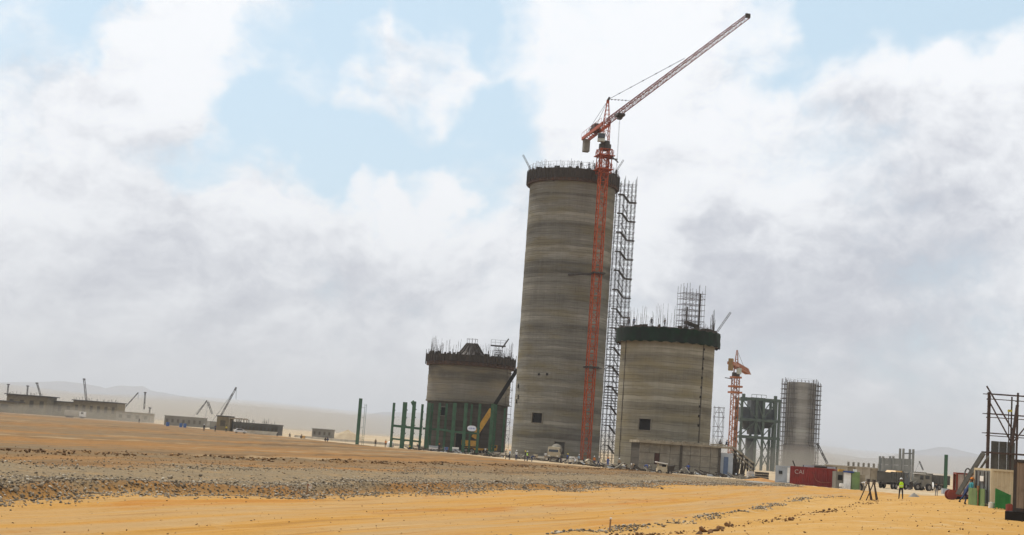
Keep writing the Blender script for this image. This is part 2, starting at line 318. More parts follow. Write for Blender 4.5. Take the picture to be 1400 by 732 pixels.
def build_ground():
    ang = np.concatenate([np.linspace(-180, -40, 40, endpoint=False), np.linspace(-40, -23, 60, endpoint=False), np.linspace(-23, 23, 640, endpoint=False), np.linspace(23, 40, 60, endpoint=False), np.linspace(40, 180, 40, endpoint=False)])*PI/180
    rad = np.concatenate([np.geomspace(2, 24, 24, endpoint=False), np.geomspace(24, 140, 430, endpoint=False), np.geomspace(140, 420, 150, endpoint=False), np.geomspace(420, 21000, 80)])
    A, Q = np.meshgrid(ang, rad); x = (np.sin(A)*Q).ravel(); y = (np.cos(A)*Q).ravel(); z = ground_z(x, y)
    na, nr = len(ang), len(rad)
    i = np.arange(nr-1)[:, None]*na; j = np.arange(na)[None, :]; j2 = (j+1) % na
    quads = np.stack([i+j, i+na+j, i+na+j2, i+j2], -1).reshape(-1, 4)[:, ::-1]
    c = len(x); x = np.append(x, 0); y = np.append(y, 0); z = np.append(z, gz(0, 0))
    jj = np.arange(na); tris = np.stack([np.full(na, c), jj, (jj+1) % na], -1)[:, ::-1]
    me = bpy.data.meshes.new('ground'); me.vertices.add(len(x)); me.vertices.foreach_set('co', np.stack([x, y, z], -1).ravel())
    nl = quads.size+tris.size; me.loops.add(nl); me.loops.foreach_set('vertex_index', np.concatenate([quads.ravel(), tris.ravel()]).astype(np.int32))
    st = np.concatenate([np.arange(len(quads))*4, len(quads)*4+np.arange(na)*3]).astype(np.int32)
    me.polygons.add(len(st)); me.polygons.foreach_set('loop_start', st); me.update(calc_edges=True); me.validate()
    me.polygons.foreach_set('use_smooth', [True]*len(me.polygons))
    s, t = coords(x, y); wob = wav(x, y, 0.0, 0.4)*0.25
    def attr(n, v): a = me.attributes.new(n, 'FLOAT', 'POINT'); a.data.foreach_set('value', v.astype(np.float32))
    e = y-np.interp(x, EDX, EDY)
    plateau = 1-ss(-34.6, -33.0, s+wob)
    attr('plateau', 1-ss(-33.9, -32.3, s+wob+0.5*np.sin(t*0.33)+0.3*np.sin(t*0.9)))
    attr('gravel', plateau*np.exp(-((s+40+wob*4)/9.5)**2)*(1-ss(-6, 2, e)))
    attr('right', ss(-17.4, -15.9, s+wob+0.045*(np.minimum(t, 110)-45))); attr('beyond', ss(-4, 4, e)); attr('sc', s); attr('tc', t)
    m = bpy.data.materials.new('sandy_ground'); m.use_nodes = True; tr = m.node_tree; n = NT(tr); b = tr.nodes['Principled BSDF']
    at = lambda k: n.n('ShaderNodeAttribute', attribute_name=k).outputs['Fac']
    oc = n.n('ShaderNodeTexCoord').outputs['Object']
    al = n.n('ShaderNodeCombineXYZ', {0: at('sc'), 1: n.m('MULTIPLY', at('tc'), 0.05)}).outputs[0]
    al2 = n.n('ShaderNodeCombineXYZ', {0: at('sc'), 1: n.m('MULTIPLY', at('tc'), 0.22)}).outputs[0]
    wide = n.n('ShaderNodeCombineXYZ', {0: n.m('MULTIPLY', at('sc'), 0.055), 1: n.m('MULTIPLY', at('tc'), 0.0055)}).outputs[0]
    streak = n.noise(al, 0.75, 7, 0.62, 0.4).outputs['Fac']; streak2 = n.noise(al2, 0.35, 6, 0.6, 0.6).outputs['Fac']
    big = n.noise(oc, 0.07, 6, 0.6, 0.3).outputs['Fac']; med = n.noise(oc, 0.55, 7, 0.65, 0.2).outputs['Fac']; fine = n.noise(oc, 6.0, 8, 0.75).outputs['Fac']
    # haul road and open sand
    road = n.mix(n.sm(streak, 0.36, 0.62), (0.395, 0.205, 0.043), (0.365, 0.23, 0.097))
    road = n.mix(n.sm(streak2, 0.52, 0.70, 0, 0.75), road, (0.35, 0.14, 0.022))
    road = n.mix(n.sm(med, 0.55, 0.75, 0, 0.4), road, (0.43, 0.29, 0.13))
    tr_l = n.noise(n.n('ShaderNodeCombineXYZ', {0: at('sc'), 1: n.m('MULTIPLY', at('tc'), 0.02)}).outputs[0], 3.2, 4, 0.6).outputs['Fac']
    road = n.mix(n.sm(tr_l, 0.55, 0.66, 0, 0.55), road, (0.27, 0.135, 0.035))
    road = n.mix(n.sm(tr_l, 0.44, 0.34, 0, 0.4), road, (0.43, 0.30, 0.15))
    sand = n.mix(n.sm(big, 0.38, 0.62), (0.415, 0.245, 0.078), (0.38, 0.21, 0.055))
    sand = n.mix(n.sm(med, 0.52, 0.68, 0, 0.75), sand, (0.43, 0.31, 0.165))
    sand = n.mix(n.sm(n.noise(oc, 1.3, 6, 0.6, 0.8).outputs['Fac'], 0.56, 0.70, 0, 0.7), sand, (0.27, 0.145, 0.045))
    # graded plain
    pl = n.mix(n.sm(streak2, 0.40, 0.60), (0.19, 0.112, 0.048), (0.162, 0.116, 0.066))
    pl = n.mix(n.sm(n.noise(wide, 1.0, 5, 0.6, 0.5).outputs['Fac'], 0.48, 0.58, 0, 0.9), pl, (0.25, 0.125, 0.038))
    pl = n.mix(n.sm(n.noise(wide, 1.7, 5, 0.6, 0.3).outputs['Fac'], 0.54, 0.62, 0, 0.85), pl, (0.11, 0.066, 0.03))
    pl = n.mix(n.sm(n.noise(wide, 2.9, 4, 0.55, 0.3).outputs['Fac'], 0.57, 0.64, 0, 0.8), pl, (0.29, 0.2, 0.105))
    pl = n.mix(n.sm(med, 0.54, 0.7, 0, 0.6), pl, (0.25, 0.17, 0.09))
    gr = n.mix(n.sm(fine, 0.36, 0.64), (0.25, 0.185, 0.105), (0.135, 0.104, 0.066))
    gr = n.mix(n.sm(med, 0.5, 0.7, 0, 0.75), gr, (0.28, 0.18, 0.082))
    gmask = n.sm(n.m('ADD', at('gravel'), n.m('MULTIPLY', n.m('SUBTRACT', med, 0.5), 0.9)), 0.25, 0.6)
    pl = n.mix(gmask, pl, gr)
    by = n.mix(n.sm(big, 0.4, 0.6), (0.36, 0.26, 0.15), (0.42, 0.34, 0.23))
    near = n.mix(at('right'), road, sand); c = n.mix(at('plateau'), near, pl)
    c = n.mix(n.m('MULTIPLY', at('plateau'), n.sm(n.noise(oc, 0.9, 7, 0.72).outputs['Fac'], 0.5, 0.66, 0, 0.65)), c, n.scale(c, (0.62, 0.60, 0.58)))
    c = n.mix(at('beyond'), c, by)
    c = n.mix(n.sm(fine, 0.5, 0.68, 0, 0.45), c, n.scale(c, (0.68, 0.66, 0.62)))
    c = n.mix(n.sm(n.noise(oc, 2.6, 5, 0.7).outputs['Fac'], 0.6, 0.68, 0, 0.5), c, n.scale(c, (0.62, 0.58, 0.55)))
    n.l.new(c, b.inputs['Base Color']); b.inputs['Roughness'].default_value = 0.97; b.inputs['Specular IOR Level'].default_value = 0.08
    hh = n.m('ADD', n.m('MULTIPLY', fine, 0.5), n.m('ADD', med, n.m('MULTIPLY', streak, 0.6)))
    bp = n.n('ShaderNodeBump', {'Height': hh, 'Strength': 0.7, 'Distance': 0.12}); n.l.new(bp.outputs[0], b.inputs['Normal'])
    me.materials.append(m)
    link('ground', me, kind='structure')
build_ground()

def build_hills(name, pts, Y, depth, seed):
    """a ridge of real depth; pts give the skyline it shows from the site"""
    rg = np.random.default_rng(seed); xs = np.array([P(a, b, Y).x for a, b in pts]); zs = np.array([P(a, b, Y).z for a, b in pts])
    nx, ny = 260, 26; X = np.linspace(xs[0], xs[-1], nx); top = np.interp(X, xs, zs)
    ph = rg.uniform(0, 6, 8); top = top+sum(np.sin(X*(0.001*1.7**k)+ph[k])*12.0/1.5**k for k in range(8))
    vs = []; fs = []
    for j in range(ny):
        v = j/(ny-1); yy = Y-depth+2*depth*v; prof = max(0.0, 1-abs(2*v-1)**1.3)
        for i in range(nx):
            q = prof*(0.86+0.14*math.sin(X[i]*0.0032+v*9+ph[0])*math.sin(X[i]*0.0012+ph[1])) if 0 < v < 1 and abs(v-0.5) > 0.05 else prof
            vs.append((X[i]+240*math.sin(v*5+i*0.11), yy, -0.6+max(0.0, top[i]+0.6)*q))
    for j in range(ny-1):
        for i in range(nx-1): fs.append((j*nx+i, j*nx+i+1, (j+1)*nx+i+1, (j+1)*nx+i))
    b = MB(); b.add(vs, fs); b.build(name, M_hill, kind='structure', smooth=True)
build_hills('hills', [(-500, 528), (-260, 512), (-90, 530), (0, 527), (30, 523), (70, 521), (100, 526), (112, 531), (132, 526), (190, 529), (215, 535), (262, 541), (330, 551), (400, 557), (440, 562), (480, 563), (520, 561), (580, 566), (700, 574), (840, 590), (1000, 606)], 14000, 2600, 3)
build_hills('hills', [(1060, 630), (1100, 626), (1130, 620), (1160, 622), (1185, 628), (1215, 622), (1245, 616), (1275, 610), (1300, 611), (1330, 617), (1360, 626), (1400, 633), (1480, 632), (1600, 612), (1800, 628), (2000, 660)], 14000, 2400, 5)

# ------------------------------------------------------------------ gravel, stones and clods
def rock_base(seed, n=1):
    bm = bmesh.new(); bmesh.ops.create_icosphere(bm, subdivisions=n, radius=1.0); rg = random.Random(seed)
    ax = [V((rg.uniform(-1, 1), rg.uniform(-1, 1), rg.uniform(-1, 1))).normalized() for _ in range(7)]
    for v in bm.verts:
        for a in ax:
            d = v.co.dot(a)
            if d > 0.45: v.co -= a*(d-0.45)*0.95
        v.co *= rg.uniform(0.9, 1.1)
    co = np.array([v.co[:] for v in bm.verts]); fc = np.array([[v.index for v in f.verts] for f in bm.faces]); bm.free(); return co, fc
def stone_mat(name, cols):
    m = bpy.data.materials.new(name); m.use_nodes = True; t = m.node_tree; n = NT(t); b = t.nodes['Principled BSDF']
    a = n.n('ShaderNodeAttribute', attribute_name='tint').outputs['Fac']
    c = n.mix(n.sm(a, 0.0, 0.5), cols[0], cols[1]); c = n.mix(n.sm(a, 0.5, 1.0), c, cols[2])
    n.l.new(c, b.inputs['Base Color']); b.inputs['Roughness'].default_value = 0.9; b.inputs['Specular IOR Level'].default_value = 0.2
    return m
M_stone = stone_mat('mixed_stone', ((0.085, 0.068, 0.048), (0.215, 0.17, 0.115), (0.42, 0.365, 0.28)))
M_clod = stone_mat('earth_clod', ((0.075, 0.04, 0.018), (0.16, 0.085, 0.036), (0.34, 0.2, 0.08)))
bases = [rock_base(k, 1) for k in range(6)]
def scatter(name, xy, size, mtl, sink=0.25, flat=0.75):
    n = len(xy); k = RNG.integers(0, 6, n); V_, F_, T_ = [], [], []; off = 0
    z = ground_z(xy[:, 0], xy[:, 1])
    for g in range(6):
        idx = np.where(k == g)[0]; co, fc = bases[g]
        if not len(idx): continue
        a = RNG.uniform(0, 2*PI, len(idx)); s = size[idx]
        sx = s*RNG.uniform(0.75, 1.35, len(idx)); sy = s*RNG.uniform(0.75, 1.35, len(idx)); sz = s*flat*RNG.uniform(0.6, 1.2, len(idx))
        lx = co[None, :, 0]*sx[:, None]; ly = co[None, :, 1]*sy[:, None]; lz = co[None, :, 2]*sz[:, None]
        tl = RNG.uniform(-0.5, 0.5, len(idx))[:, None]; lz = lz+tl*lx*0.8
        X = lx*np.cos(a)[:, None]-ly*np.sin(a)[:, None]+xy[idx, 0][:, None]; Y = lx*np.sin(a)[:, None]+ly*np.cos(a)[:, None]+xy[idx, 1][:, None]
        Z = lz+(z[idx]+sz*(1-2*sink))[:, None]
        V_.append(np.stack([X, Y, Z], -1).reshape(-1, 3)); F_.append((fc[None]+(np.arange(len(idx))*len(co))[:, None, None]+off).reshape(-1, 3))
        T_.append(np.repeat(RNG.uniform(0, 1, len(idx))**1.3, len(co))); off += len(idx)*len(co)
    v = np.concatenate(V_); f = np.concatenate(F_); t = np.concatenate(T_)
    me = bpy.data.meshes.new(name); me.vertices.add(len(v)); me.vertices.foreach_set('co', v.ravel()); me.loops.add(f.size); me.loops.foreach_set('vertex_index', f.ravel().astype(np.int32))
    me.polygons.add(len(f)); me.polygons.foreach_set('loop_start', (np.arange(len(f))*3).astype(np.int32)); me.update(calc_edges=True)
    at = me.attributes.new('tint', 'FLOAT', 'POINT'); at.data.foreach_set('value', t.astype(np.float32)); me.materials.append(mtl)
    return link(name, me, kind='stuff')
def st_xy(s, t): return np.stack([s*RY+t*RX, -s*RX+t*RY], -1)
def patchy(s, t, f, lo): return np.sin(t*f+1.3*np.sin(s*0.7))*np.sin(t*f*0.37+2)+RNG.uniform(-0.6, 0.6, len(s)) > lo
def near_view(xy, m=0.46): return (xy[:, 1] > 22) & (np.abs(xy[:, 0]) < xy[:, 1]*m)
def run(name, n, s0, s1, t0, t1, a, b, mtl, lo=-0.5, f=0.35, p=2.2, sink=0.25):
    t = t0+(t1-t0)*RNG.uniform(0, 1, n)**1.25; s = RNG.normal((s0+s1)/2, abs(s1-s0)/3.2, n)
    s = s-wav(*st_xy(s, t).T, 0.0, 0.4)*0.2-(0.5*np.sin(t*0.33)+0.3*np.sin(t*0.9))*(s0 < -28)-(0.045*(np.minimum(t, 110)-45)-0.1)*(abs(s0+16.7) < 0.01)
    k = patchy(s, t, f, lo); xy = st_xy(s, t)[k]; sz = a+(b-a)*RNG.uniform(0, 1, len(xy))**p
    m = near_view(xy); return scatter(name, xy[m], sz[m], mtl, sink)
run('gravel', 34000, -34.9, -32.2, 22, 175, 0.012, 0.092, M_stone, -0.95, 0.5, 2.6, 0.35)         # the bank along the road
run('gravel', 12000, -40, -34.5, 22, 170, 0.012, 0.09, M_stone, -0.3, 0.35, 2.6, 0.4)
run('gravel', 8000, -50, -44, 22, 170, 0.02, 0.085, M_stone, -0.3)
run('gravel', 3000, -16.7, -15.5, 30, 125, 0.02, 0.10, M_stone, -0.2, 0.6)            # windrow on the far side of the road
run('clods', 1200, -14.2, -12.6, 32, 120, 0.02, 0.10, M_clod, 0.05, 0.5)
run('clods', 4200, -60, -58, 20, 200, 0.03, 0.17, M_clod, -0.25, 0.5)
run('clods', 2500, -64, -51, 20, 200, 0.02, 0.09, M_clod, -0.3, 0.3)
run('clods', 7000, -64, -40, 22, 220, 0.012, 0.075, M_clod, -0.9, 0.3, 2.6, 0.4)
run('clods', 900, -31, -18.5, 24, 130, 0.01, 0.045, M_clod, -0.9)
run('clods', 1300, -12, 6, 28, 120, 0.012, 0.06, M_clod, -0.5)
def big_stone(px, py, size, mtl, name, label, cat, seed, group=None, flat=0.7):
    p = G(px, py); co, fc = rock_base(seed+40, 2); b = MB(); b.add([(v[0]*size, v[1]*size*0.8, v[2]*size*flat) for v in co], [tuple(q) for q in fc])
    o = b.build(name, mtl, loc=(p.x, p.y, p.z+size*flat*0.35)); a = o.data.attributes.new('tint', 'FLOAT', 'POINT')
    a.data.foreach_set('value', [0.15+0.5*((seed*37) % 10)/10]*len(o.data.vertices)); o.rotation_euler = (0.1*(seed % 3), 0.15*(seed % 4), seed)
    return tag(o, label, cat, group)
ORD = ['leftmost', 'second from the left', 'third from the left', 'fourth from the left', 'fifth from the left', 'sixth from the left', 'seventh from the left', 'middle one', 'seventh from the right', 'sixth from the right', 'fifth from the right', 'fourth from the right', 'third from the right', 'second from the right', 'rightmost']
BS = [(985, 724, 0.22), (979, 727, 0.18), (961, 728, 0.24), (993, 720, 0.2), (972, 729, 0.15), (1001, 719, 0.13), (955, 731, 0.14), (1082, 712, 0.2), (1075, 713, 0.12)]
for i, (x, y, z) in enumerate(sorted(BS)): big_stone(x, y, z, M_clod, 'earth_clod', (ORD[:5]+ORD[-4:])[i]+' of the dark earth lumps on the yellow sand by the road', 'earth clod', i, 'dark earth clods beside the haul road')
BS = [(20, 664, 0.17), (42, 672, 0.15), (64, 660, 0.15), (128, 668, 0.16), (190, 662, 0.16), (232, 655, 0.2), (243, 664, 0.15), (274, 652, 0.15), (410, 661, 0.14), (55, 674, 0.15), (680, 660, 0.24), (716, 668, 0.28), (742, 666, 0.22), (815, 668, 0.22), (905, 669, 0.22)]
for i, (x, y, z) in enumerate(sorted(BS)): big_stone(x, y, z, M_stone, 'stone', ORD[i]+' of the larger grey stones on the gravel bank', 'stone', i+12, 'larger grey stones on the gravel bank')

def stake(px, py, h, label, rag):
    p = G(px, py); t = thing('marker_stake', label, 'stake', p, 0.4); b = MB(); b.bar((0, 0, -0.1), (0.03, 0, h), 0.045); b.build('post', M_wood, t)
    b = MB(); b.box((0.035, 0, h-0.03), (0.06, 0.06, 0.06)); b.build('tip', M_white if rag == 0 else M_rustred, t)
    if rag:
        b = MB(); b.add([(0.04, -0.03, h-0.02), (0.22, -0.06, h-0.06), (0.2, 0.0, h-0.2), (0.05, 0.03, h-0.15), (0.12, 0.02, h-0.08)], [(0, 1, 4), (1, 2, 4), (2, 3, 4), (3, 0, 4)]); b.build('rag', M_white, t)
stake(833, 727, 0.52, 'thin wooden stake with white painted tip by the road edge', 0)
stake(419, 677, 0.5, 'short stake with a pale rag standing in the gravel bank', 1)

# ------------------------------------------------------------------ lattice and scaffold helpers
def lattice(b, n, bay, w, leg, brace, axis='z', h=None, tri=False, x=True):
    """square (or triangular) lattice of n bays starting at the origin"""
    h = h or w
    def q(u, v, t): return V((u, v, t)) if axis == 'z' else V((t, u, v))
    cs = [(-w/2, 0), (w/2, 0), (0, h)] if tri else [(-w/2, -h/2), (w/2, -h/2), (w/2, h/2), (-w/2, h/2)]
    L = n*bay
    for u, v in cs: b.bar(q(u, v, 0), q(u, v, L), leg)
    m = len(cs)
    for k in range(n+1):
        for i in range(m): b.bar(q(*cs[i], k*bay), q(*cs[(i+1) % m], k*bay), brace)
    for k in range(n):
        for i in range(m):
            a, c = cs[i], cs[(i+1) % m]
            if (k+i) % 2: a, c = c, a
            b.bar(q(*a, k*bay), q(*c, (k+1)*bay), brace)
    return b
def scaffold_parts(t, x0, x1, nx, y0, y1, ny, z0, z1, nz, r=0.035, mtl=None, brace=True, extra=1.0, seed=1, single=False):
    mtl = mtl or M_scaf; rg = random.Random(seed)
    xs = [x0+(x1-x0)*i/nx for i in range(nx+1)]; ys = [y0+(y1-y0)*i/ny for i in range(ny+1)]; zs = [z0+(z1-z0)*i/nz for i in range(nz+1)]
    b = MB(); 
    for x in xs:
        for y in ys: b.tube((x, y, z0), (x, y, z1+extra*rg.uniform(0.2, 1)), r, 5)
    b.build('uprights', mtl, t, kind='stuff')
    b = MB()
    for z in zs[1:]:
        for y in ys: b.tube((x0-0.15, y, z), (x1+0.15, y, z), r*0.9, 5)
        for x in xs: b.tube((x, y0-0.15, z), (x, y1+0.15, z), r*0.9, 5)
        if rg.random() < 0.6:
            for y in ys: b.tube((x0, y, z-(z1-z0)/nz*0.5), (x1, y, z-(z1-z0)/nz*0.5), r*0.7, 4)
    b.build('ledgers', mtl, t, kind='stuff')
    if brace:
        b = MB()
        for k in range(nz):
            for i in range(nx):
                if rg.random() < 0.75:
                    p, q = ((xs[i], zs[k]), (xs[i+1], zs[k+1])) if (i+k) % 2 else ((xs[i+1], zs[k]), (xs[i], zs[k+1]))
                    y = y0 if rg.random() < 0.7 else y1; b.tube((p[0], y, p[1]), (q[0], y, q[1]), r*0.8, 5)
        b.build('braces', mtl, t, kind='stuff')
def rebar_ring(t, Rr, z0, n, lo, hi, seed, spans=None, r=0.03):
    rg = random.Random(seed); b = MB()
    for k in range(n):
        a = rg.uniform(-PI, PI)
        h = rg.uniform(lo, hi)
        if spans:
            f = 0.35
            for (c, wd, sc) in spans:
                if abs(a-c) < wd: f = sc
            h *= f
        x, y = Rr*math.sin(a), -Rr*math.cos(a); b.tube((x, y, z0), (x+rg.uniform(-.15, .15), y+rg.uniform(-.15, .15), z0+h), r, 4)
    b.build('starter_bars', M_rebar, t, kind='stuff')
def guard_rail(t, Rr, z, n=40, h=1.1):
    b = MB()
    for k in range(n):
        a = 2*PI*k/n; x, y = Rr*math.sin(a), -Rr*math.cos(a); b.tube((x, y, z), (x, y, z+h), 0.035, 4)
        a2 = 2*PI*(k+1)/n; x2, y2 = Rr*math.sin(a2), -Rr*math.cos(a2)
        for f in (0.5, 1.0): b.tube((x, y, z+h*f), (x2, y2, z+h*f), 0.03, 4)
    b.build('guard_rail', M_rail, t, kind='stuff')

# ------------------------------------------------------------------ silos
def silo_wall(t, name, Rr, z0, z1, lift, holes, mtl, seed, thick=0.5, n=120):
    """cast wall whose lifts step in and out by a few centimetres, with real openings (phi0, phi1, za, zb)"""
    rg = random.Random(seed)
    an = sorted(set([2*PI*i/n-PI for i in range(n)]+[a for h in holes for a in h[:2]]))
    zz = []; z = z0
    while z < z1-0.01:
        zz.append((z, rg.uniform(-0.03, 0.02))); z += lift
    lev = []
    for (z, o) in zz:
        lev += [(z+0.001, o-0.05), (z+0.07, o-0.05), (z+0.08, o), (min(z+lift, z1)-0.001, o)]
    for h in holes:
        for q in h[2:]:
            o = [oo for (z, oo) in zz if z <= q][-1]; lev.append((q, o))
    lev.sort(); m = len(lev); k = len(an); b = MB()
    vs = [((Rr+o)*math.sin(a), -(Rr+o)*math.cos(a), z) for a in an for (z, o) in lev]; fs = []
    for i in range(k):
        j = (i+1) % k; am = an[i]+0.5*((an[j]-an[i]) % (2*PI))
        for q in range(m-1):
            zm = (lev[q][0]+lev[q+1][0])/2
            if any(h[0] < am < h[1] and h[2] < zm < h[3] for h in holes): continue
            fs.append((i*m+q, j*m+q, j*m+q+1, i*m+q+1))
    b.add(vs, fs); b.lathe([(Rr-thick, z0), (Rr-thick, z1), (Rr-0.06, z1)], 64)
    wall = b.build(name, mtl, t)
    return wall
def opening(t, Rr, h, name, depth=0.62, frame=True, mtl=None):
    """reveal and painted-dark back of an opening in a round wall"""
    a = (h[0]+h[1])/2; wd = Rr*(h[1]-h[0]); ht = h[3]-h[2]; zc = (h[2]+h[3])/2
    o = MB(); T = 0.12
    def put(c, d, bb): bb.box((c[0], c[1], c[2]), d)
    for sx in (-1, 1): put((sx*(wd/2-T/2), depth/2-0.1, 0), (T, depth, ht), o)
    put((0, depth/2-0.1, ht/2-T/2), (wd-2*T, depth, T), o); put((0, depth/2-0.1, -ht/2+T/2), (wd-2*T, depth, T), o)
    rv = o.build(name, M_panel, t); rv.location = (Rr*math.sin(a), -Rr*math.cos(a), zc); rv.rotation_euler = (0, 0, a)
    bk = MB(); bk.box((0, depth-0.2, 0), (wd-2*T-0.01, 0.05, ht-2*T-0.01)); bk.build('painted_dark_sheet', M_black, rv)  # near-black sheet stands in for the unlit inside of the silo
    return rv
def wall_phi(cx, cy, Rr, px, py):
    """the bearing on the round wall that shows at a pixel"""
    a = 0.0
    for _ in range(20):
        x = P(px, py, cy-Rr*math.cos(a)).x-cx; a = math.asin(max(-1, min(1, x/Rr)))
    return a, P(px, py, cy-Rr*math.cos(a)).z
def hole(cx, cy, z0, Rr, x0, y0, x1, y1):
    a0, _ = wall_phi(cx, cy, Rr, x0, y1); a1, _ = wall_phi(cx, cy, Rr, x1, y1); _, za = wall_phi(cx, cy, Rr, (x0+x1)/2, y1); _, zb = wall_phi(cx, cy, Rr, (x0+x1)/2, y0)
    return (a0, a1, max(0.05, za-z0), zb-z0)
def davit(t, a, Rr, z, length, lean, mtl=None):
    b = MB(); x, y = Rr*math.sin(a), -Rr*math.cos(a); s = math.copysign(1, math.sin(a))
    lattice(b, int(length/0.6), 0.6, 0.3, 0.045, 0.03)
    o = b.build('derrick_arm', mtl or M_steel, t); o.location = (x, y, z); o.rotation_euler = (0, lean, 0); return o

# tall silo
DA = 300.0; CA = P(760.5, 600, DA); RA = 119/2*DA/FPX
ax = (P(784.0, 265, DA).x+P(771.5, 420, DA).x+P(760.5, 580, DA).x)/3
zA = gz(ax, DA); tA = thing('concrete_silo', 'tallest round concrete silo, banded grey, with a dark ring of formwork round its top', 'silo', (ax, DA, zA), 0, 'concrete silos under construction')
topA = P(785, 242, DA).z-zA; colA = P(785, 260, DA).z-zA
hA = [hole(ax, DA, zA, RA, 726.5, 564, 741.5, 579), hole(ax, DA, zA, RA, 756, 603.5, 772, 622)]
silo_wall(tA, 'wall', RA, 0, topA-0.2, 1.2, hA, M_tall, 3)
opening(tA, RA, hA[0], 'window'); opening(tA, RA, hA[1], 'doorway')
RO = 127.5/2*DA/FPX
b = MB(); b.lathe([(RA+0.08, colA+0.9), (RO, colA+0.9), (RO+0.05, topA), (RA-0.5, topA+0.02), (RA-0.5, topA-0.3)], 96); b.build('formwork_ring', M_form, tA)
b = MB(); b.lathe([(RA+0.07, colA+0.25), (RO-0.05, colA+0.25), (RO-0.05, colA+0.88), (RA+0.07, colA+0.88)], 96); b.build('walkway_ring', M_rustband, tA)
b = MB()
for k in range(72):
    a = 2*PI*k/72; x, y = math.sin(a), -math.cos(a)
    b.bar(((RO+0.1)*x, (RO+0.1)*y, colA+0.4), ((RO+0.1)*x, (RO+0.1)*y, topA+0.35), 0.12)
b.build('formwork_props', M_steel, tA, kind='stuff')
b = MB(); rg = random.Random(5)
for k in range(90):
    a = rg.uniform(-PI, PI); q = rg.uniform(RA-0.3, RO-0.2); hh = rg.uniform(0.15, 0.6); b.box((q*math.sin(a), -q*math.cos(a), topA+hh/2), (rg.uniform(0.2, 0.9), rg.uniform(0.2, 0.5), hh), a)
b.build('deck_clutter', M_form, tA, kind='stuff')
b = MB(); b.lathe([(RA-0.55, topA-0.4), (0.01, topA-0.3)], 48); b.build('deck', M_form, tA)
guard_rail(tA, RO-0.15, topA, 44, 1.4); rebar_ring(tA, RA-0.3, topA, 150, 0.6, 2.3, 8)
davit(tA, -1.35, RA, topA, 4.2, -0.55, M_form); davit(tA, 1.1, RA, topA-0.1, 4.2, 0.5, M_form)
for px, py in ((737, 512), (709, 543), (706.5, 549), (709, 528), (748, 512), (757, 246)):
    a, z = wall_phi(ax, DA, RA, px, py); b = MB(); b.box((0, 0, 0), (0.4, 0.3, 0.9 if px < 720 else 0.45)); o = b.build('wall_pocket', M_black, tA); o.location = (RA*math.sin(a), -RA*math.cos(a), z-zA); o.rotation_euler = (0, 0, a)

# tower crane in front of it
DM = 287.0; pm = place(799.5, DM); mz = pm.z
zt = P(818.5, 205, DM).z-mz
tc = thing('tower_crane', 'tall orange red tower crane standing against the tallest silo, long jib over the site', 'tower crane', pm, 0, 'tower cranes')
b = MB(); lattice(b, 2, 1.5, 1.6, 0.19, 0.1); sec0 = b.build('mast_section', M_red, tc); ROTM = R(14); sec0.rotation_euler = (0, 0, ROTM)
nsec = int(zt/3.0)
for k in range(1, nsec+1): again(sec0, (0, 0, 3.0*k))
MT = 3.0*(nsec+1)
b = MB(); b.box((0, 0, 0.3), (4.5, 4.5, 0.6)); b.build('footing', M_panel, tc)
b = MB(); lattice(b, 3, 1.7, 2.5, 0.16, 0.1); o = b.build('climbing_frame', M_red, tc); o.location = (0, 0, MT-5.6); o.rotation_euler = (0, 0, ROTM)
for zz_, wd in ((MT-1.9, 3.6), (MT-4.8, 3.3)):
    b = MB(); b.box((0, 0, 0), (wd, wd, 0.14), ROTM)
    for sx, sy, ex, ey in ((-1, -1, 1, -1), (1, -1, 1, 1), (1, 1, -1, 1), (-1, 1, -1, -1)):
        for q in (0.55, 1.0): b.bar((sx*wd/2, sy*wd/2, q), (ex*wd/2, ey*wd/2, q), 0.06)
        b.bar((sx*wd/2, sy*wd/2, 0), (sx*wd/2, sy*wd/2, 1.0), 0.07)
    b.build('climbing_platform', M_red, tc).location = (0, 0, zz_)
b = MB(); b.box((1.9, -1.2, MT-2.6), (1.6, 0.7, 0.12)); b.bar((1.2, -1.2, MT-1.9), (2.9, -1.3, MT-3.3), 0.22); b.build('side_platform', M_steel, tc)
b = MB(); b.tube((0, 0, MT-0.5), (0, 0, MT+0.6), 1.3, 16); b.tube((0, 0, MT+0.6), (0, 0, MT+1.3), 1.0, 16); b.build('slewing_ring', M_steel, tc)
ZJ = P(824, 168, DM).z-mz
# the jib is level: its tip lies where the ray to it meets the jib's height
def at_height(px, py, z):
    d = ray(px, py); return CAMLOC+d*((z-HC)/d.z)
tip = at_height(1022, 23, ZJ+mz); root = V((pm.x+0, DM, ZJ+mz)); jd = V((tip.x-root.x, tip.y-root.y, 0)); JL = jd.length; jd.normalize(); JA = math.atan2(jd.y, jd.x)
b = MB(); lattice(b, 2, (ZJ-MT-0.9)/2, 1.3, 0.14, 0.08); o = b.build('tower_head', M_red, tc); o.location = (0, 0, MT+1.3); o.rotation_euler = (0, 0, JA)
APX = P(829, 139, DM).z-mz
b = MB()
for sx in (-0.65, 0.65):
    for sy in (-0.65, 0.65):
        b.bar((sx, sy, ZJ-0.3), (sx*0.25, sy*0.25, APX), 0.1)
for k in range(5):
    f = k/5; q = 0.65*(1-0.75*f); z = ZJ+(APX-ZJ)*f
    b.bar((-q, -q, z), (q, -q, z), 0.07); b.bar((q, -q, z), (q, q, z), 0.07); b.bar((-q, q, z), (q, q, z), 0.07); b.bar((-q, -q, z), (-q, q, z), 0.07); b.bar((-q, -q, z), (q*.85, -q*.85, z+(APX-ZJ)/5), 0.06)
b.box((0, 0, APX), (0.5, 0.5, 0.7)); o = b.build('apex_frame', M_red, tc); o.rotation_euler = (0, 0, JA)
b = MB(); b.bar((-0.6, 0, APX+0.1), (1.1, 0, APX+0.6), 0.35); o = b.build('pulley_head', M_steel, tc); o.rotation_euler = (0, 0, JA)
